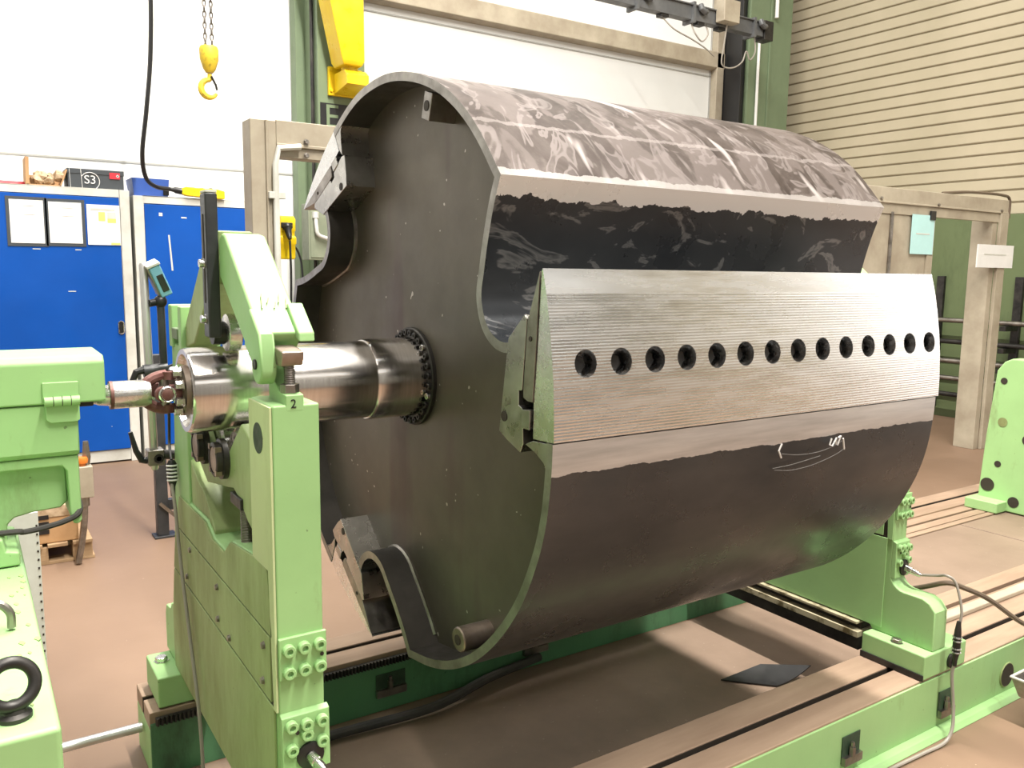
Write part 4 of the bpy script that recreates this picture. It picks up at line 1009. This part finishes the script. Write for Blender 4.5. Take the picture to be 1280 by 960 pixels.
# floor things behind the headstock
cp = thing('control_box', 'cream switch box with an orange button behind the headstock', 'switch box', (.455, 4.55, 0))
obj('enclosure', MB().box(.415, .50, 4.55, 4.62, .345, .505), 'frame_cream', cp, .006)
obj('emergency_button', MB().lathe([(0, .016), (.014, .016), (.014, .026), (.032, .029), (.044, .024)], (.455, 4.585, .505), (0, 0, 1), 20), 'orange', cp)
mb = MB().tube(catmull([(.455, 4.585, .36), (.455, 4.585, .26), (.44, 4.585, .14), (.415, 4.585, .01)]), .016); obj('conduit', mb, 'steel_dull', cp)
obj('gland', MB().cyl((.455, 4.585, .30), (.455, 4.585, .345), .026), 'steel_dull', cp)
obj('cable_plug', MB().lathe([(0, .014), (.04, .02), (.12, .012)], (.478, 4.60, .505), (0, 0, 1), 12), 'steel_dull', cp)
pv = thing('pallet', 'light wooden pallet on the floor below the cream switch box', 'pallet', (.34, 4.9, 0))
for y in (4.66, 4.95, 5.24):
    for x in (.0, .20, .40): obj('block', MB().box(x, x+.09, y, y+.09, .016, .09), 'wood', pv, .002)
    obj('runner', MB().box(-.05, .50, y, y+.09, .0, .016), 'wood', pv, .002)
for i in range(5): obj('deck_board', MB().box(-.05+i*.1125, .04+i*.1125, 4.64, 5.30, .09, .108), 'wood', pv, .002)
cb2 = thing('parcel', 'brown cardboard parcel wrapped in paper on the pallet', 'box', (.21, 4.9, .108))
obj('carton_body', MB().box(-.04, .43, 4.66, 5.15, .109, .30), 'carton', cb2, .006)
obj('paper_cover', MB().prism([(4.655, .24), (4.655, .302), (4.70, .312), (5.16, .312), (5.16, .26)], 'x', -.045, .435), 'cloth', cb2, .006)
mb = MB()
for k in (.16, .20, .235): mb.box(.235, .30, 4.654, 4.659, k, k+.022)
obj('printed_bars', mb, 'black', cb2)
wp = thing('perforated_panel', 'off-white sheet panel with a row of dark holes beside the green base', 'panel', (.12, 3.2, 0))
mb = MB().box(.02, .175, 3.20, 3.225, .012, .66); mb.mi = 1
for i in range(18): mb.box(.166, .1715, 3.198, 3.2005, .10+.03*i, .107+.03*i)
obj('sheet', mb, ['cab_white', 'slot'], wp)
obj('foot', MB().box(.01, .185, 3.15, 3.27, 0, .012), 'dark', wp, .002)

# sensor holder on the rear pillar
sh_ = thing('sensor_holder', 'light sensor on steel rods clamped to the near green pedestal', 'sensor stand', (.44, 2.49, .9))
obj('rod', MB().lathe([(0, .009), (.005, .0115), (.575, .0115), (.58, .009)], (.432, 2.5, .925), (-.012, 0, 1), 16), 'bright_rod', sh_)
cl_ = obj('lower_clamp', MB().box(.412, .456, 2.475, 2.525, .940, .985), 'steel_dull', sh_, .004)
obj('clamp_bore', MB().lathe([(0, .013), (.002, .013), (.002, .007), (-.004, .007), (-.004, 0)], (.440, 2.475, .960), (0, -1, 0), 18), 'dark', cl_)
obj('holder_arm', MB().tube([(.456, 2.49, .968), (.50, 2.46, .967)], .014, 14), 'dark', sh_)
obj('clamp_lever', MB().tube([(.412, 2.495, .955), (.398, 2.495, .957), (.384, 2.492, .985), (.371, 2.49, 1.04)], [.011, .010, .008, .006], 10), 'black', cl_)
cu = obj('upper_clamp', MB().tube([(.412, 2.49, 1.208), (.475, 2.49, 1.210)], .018, 16), 'bar_grey', sh_)
obj('clamp_lever', MB().tube([(.412, 2.485, 1.212), (.392, 2.48, 1.207), (.382, 2.48, 1.185), (.378, 2.48, 1.17)], [.011, .010, .008, .006], 10), 'black', cu)
obj('clamp_lever', MB().tube([(.475, 2.485, 1.21), (.495, 2.48, 1.22), (.508, 2.48, 1.25)], [.011, .010, .007], 10), 'black', cu)
obj('post', MB().tube([(.468, 2.50, 1.19), (.466, 2.50, 1.385)], .0105, 12), 'bar_grey', sh_)
obj('ball_joint', MB().sphere((.466, 2.50, 1.40), .018, 16), 'black', sh_)
obj('joint_knob', MB().cyl((.45, 2.495, 1.398), (.435, 2.49, 1.395), .010, seg=12), 'black', sh_)
M_ = Matrix.Translation((.462, 2.498, 1.458)) @ Matrix.Rotation(R(-24), 4, 'Y') @ Matrix.Rotation(R(12), 4, 'X')
se = obj('sensor', MB().box(-.014, .018, -.022, .022, -.044, .046).xf(M_), 'cyan', sh_, .004)
obj('sensor_window', MB().box(-.004, .014, -.0235, -.0215, -.03, .02).xf(M_), 'black', se, .001)
obj('sensor_lid', MB().box(-.018, .020, -.024, .024, .046, .054).xf(M_), 'cab_white', se, .002)
obj('sensor_back', MB().box(-.018, -.013, -.020, .020, -.04, .05).xf(M_), 'steel_dull', se, .002)
cbn = thing('sensor_cable', 'thin grey cable with a ribbed plug running down the near pedestal', 'cable', (.465, 2.40, .9))
pts = catmull([(.462, 2.415, .955), (.458, 2.405, .90), (.459, 2.38, .84), (.459, 2.33, .68), (.459, 2.255, .506), (.459, 2.19, .36), (.459, 2.16, .2), (.455, 2.15, .02)])
obj('lead', MB().tube(pts, .0048, 8), 'cable_grey', cbn)
mb = MB().lathe([(0, .008), (.01, .013), (.055, .013), (.075, .007), (.10, .006)], (.462, 2.418, .965), (-.02, -.12, -1), 14)
pg = obj('plug', mb, 'black', cbn)
mb = MB()
for k in range(5): mb.torus((.4615, 2.4165-.0012*k, .950-.010*k), (-.02, -.12, -1), .0125, .003, 16, 6)
obj('coupling_rings', mb, 'white_plain', pg)
mb = MB().tube(catmull([(.470, 2.495, 1.20), (.474, 2.49, 1.1), (.47, 2.48, 1.0), (.462, 2.42, .965)]), .004, 6)
tag(obj('sensor_lead', mb, 'black'), 'thin black lead from the light sensor down to the ribbed plug', 'cable')
tr = thing('trestle', 'dark blue-grey steel trestle leg on the floor before the right cabinet', 'trestle', (.9, 4.86, 0))
obj('leg', MB().box(.835, .895, 4.82, 4.88, .012, 1.02), 'bar_grey', tr, .003)
obj('foot_plate', MB().box(.815, .93, 4.80, 4.90, 0, .012), 'bar_grey', tr, .002)
obj('cross_bar', MB().box(.895, 1.5, 4.83, 4.87, .15, .21), 'bar_grey', tr, .003)
obj('brace', MB().tube([(.85, 4.815, .20), (1.02, 4.80, .02)], .012, 4), 'steel_dull', tr)
obj('leg', MB().box(1.5, 1.56, 4.82, 4.88, .0, 1.02), 'bar_grey', tr, .003)

# ------------------------------------------------------------ far pedestal's cables, second stand, tray
fc = thing('vibration_cable', 'pale cable looping from the far pedestal plug over its foot to the floor', 'cable', (2.6, 1.4, .02))
pts = catmull([(2.622, 1.495, .511), (2.63, 1.44, .525), (2.612, 1.40, .54), (2.622, 1.375, .52), (2.622, 1.350, .44), (2.615, 1.35, .38)])
obj('upper_lead', MB().tube(pts, .0045, 8), 'cable_grey', fc)
mb = MB().lathe([(0, .006), (.03, .010), (.06, .012), (.10, .012), (.13, .007), (.15, .006)], (2.612, 1.350, .405), (-.02, .0, -1), 14); pg = obj('plug', mb, 'dark', fc)
mb = MB()
for k in (0, .012, .038, .05): mb.torus((2.611, 1.35, .352-k), (0, 0, 1), .0115, .0035, 16, 6)
obj('coupling_rings', mb, 'steel', pg)
pts = catmull([(2.609, 1.35, .262), (2.608, 1.355, .22), (2.613, 1.345, .12), (2.60, 1.335, .05), (2.56, 1.335, .012), (2.45, 1.34, .008), (2.25, 1.345, .008), (2.0, 1.34, .008)])
obj('lower_lead', MB().tube(pts, .0055, 8), 'cable_grey', fc)
mb = MB().tube(catmull([(2.66, 1.62, .40), (2.665, 1.50, .46), (2.67, 1.43, .495), (2.72, 1.40, .478), (2.87, 1.39, .41), (3.16, 1.38, .25), (3.4, 1.37, .215), (3.8, 1.35, .02)]), .0085, 8)
tag(obj('power_cable', mb, 'cable_brown'), 'brown cable arching from the far pedestal to the right edge', 'cable')
ts = thing('end_stand', 'light green stand with round holes cropped by the right edge', 'machine stand', (4.86, 2.1, .2))
prof = [(2.44, .203), (2.44, .30), (2.425, .62), (2.395, .985), (2.36, 1.035), (2.32, 1.055), (1.72, 1.06), (1.66, 1.0), (1.64, .30), (1.64, .203)]
es = obj('plate', MB().prism(prof, 'x', 4.80, 4.90), 'green', ts, .008)
for y, z, r in ((2.352, .93, .018), (2.346, .462, .018), (2.392, .335, .038), (2.245, .265, .030), (2.2, .62, .03), (2.0, .93, .018)):
    obj('hole', MB().lathe([(0, r), (.0015, r), (.0015, r*.9)], (4.7995, y, z), (-1, 0, 0), 24), 'slot', es)
obj('hole_patch', MB().cyl((4.7995, 2.34, .70), (4.798, 2.34, .70), .026, seg=24), 'green_dirty', es)
obj('foot', MB().box(4.70, 4.94, 2.28, 2.46, .204, .262), 'green', ts, .006)
obj('foot', MB().box(4.70, 4.94, 1.63, 1.80, .204, .262), 'green', ts, .006)
ty = thing('steel_tray', 'small grey steel tray with a pale rim cut off at the right edge', 'tray', (3.05, 1.2, 0))
mb = MB().rings([[(2.90, 1.02, .10), (3.25, 1.02, .10), (3.25, 1.28, .10), (2.90, 1.28, .10)], [(2.88, 1.0, .165), (3.27, 1.0, .165), (3.27, 1.30, .165), (2.88, 1.30, .165)], [(2.886, 1.006, .165), (3.264, 1.006, .165), (3.264, 1.294, .165), (2.886, 1.294, .165)], [(2.905, 1.025, .106), (3.245, 1.025, .106), (3.245, 1.275, .106), (2.905, 1.275, .106)]])
obj('pan', mb, 'steel_dull', ty)
obj('rim', MB().tube([(2.88, 1.0, .167), (3.27, 1.0, .167), (3.27, 1.30, .167), (2.88, 1.30, .167)], .005, 8, True), 'cab_white', ty)
for x in (2.93, 3.22):
    for y in (1.05, 1.25): obj('leg', MB().cyl((x, y, 0), (x, y, .10), .008, seg=10), 'dark', ty)

# ================================================================= world, camera, view
w = bpy.data.worlds.new('hall_air'); sc.world = w; w.use_nodes = True
w.node_tree.nodes['Background'].inputs[0].default_value = (.75, .77, .8, 1); w.node_tree.nodes['Background'].inputs[1].default_value = .3
cam = bpy.data.cameras.new('camera'); co = bpy.data.objects.new('camera', cam); COL.objects.link(co); sc.camera = co
cam.sensor_width = 36; cam.lens = 36*1048.35/1280; cam.clip_start = .05; cam.clip_end = 100
yaw, pit, rol = R(56.704), R(7.7357), R(.7888)
f = Vector((math.cos(yaw)*math.cos(pit), math.sin(yaw)*math.cos(pit), -math.sin(pit)))
r = Vector((math.sin(yaw), -math.cos(yaw), 0)); u = r.cross(f)
rr = r*math.cos(rol) + u*math.sin(rol); uu = -r*math.sin(rol) + u*math.cos(rol)
co.matrix_world = Matrix(((rr.x, uu.x, -f.x, 0), (rr.y, uu.y, -f.y, 0), (rr.z, uu.z, -f.z, 1.5), (0, 0, 0, 1)))
sc.view_settings.view_transform = 'Standard'; sc.view_settings.look = 'None'; sc.view_settings.exposure = -2.5; sc.view_settings.gamma = 1
sc.view_settings.use_curve_mapping = False
sc.cycles.use_denoising = True
sc.cycles.max_bounces = 8; sc.cycles.diffuse_bounces = 2; sc.cycles.glossy_bounces = 5
sc.cycles.sample_clamp_indirect = 6
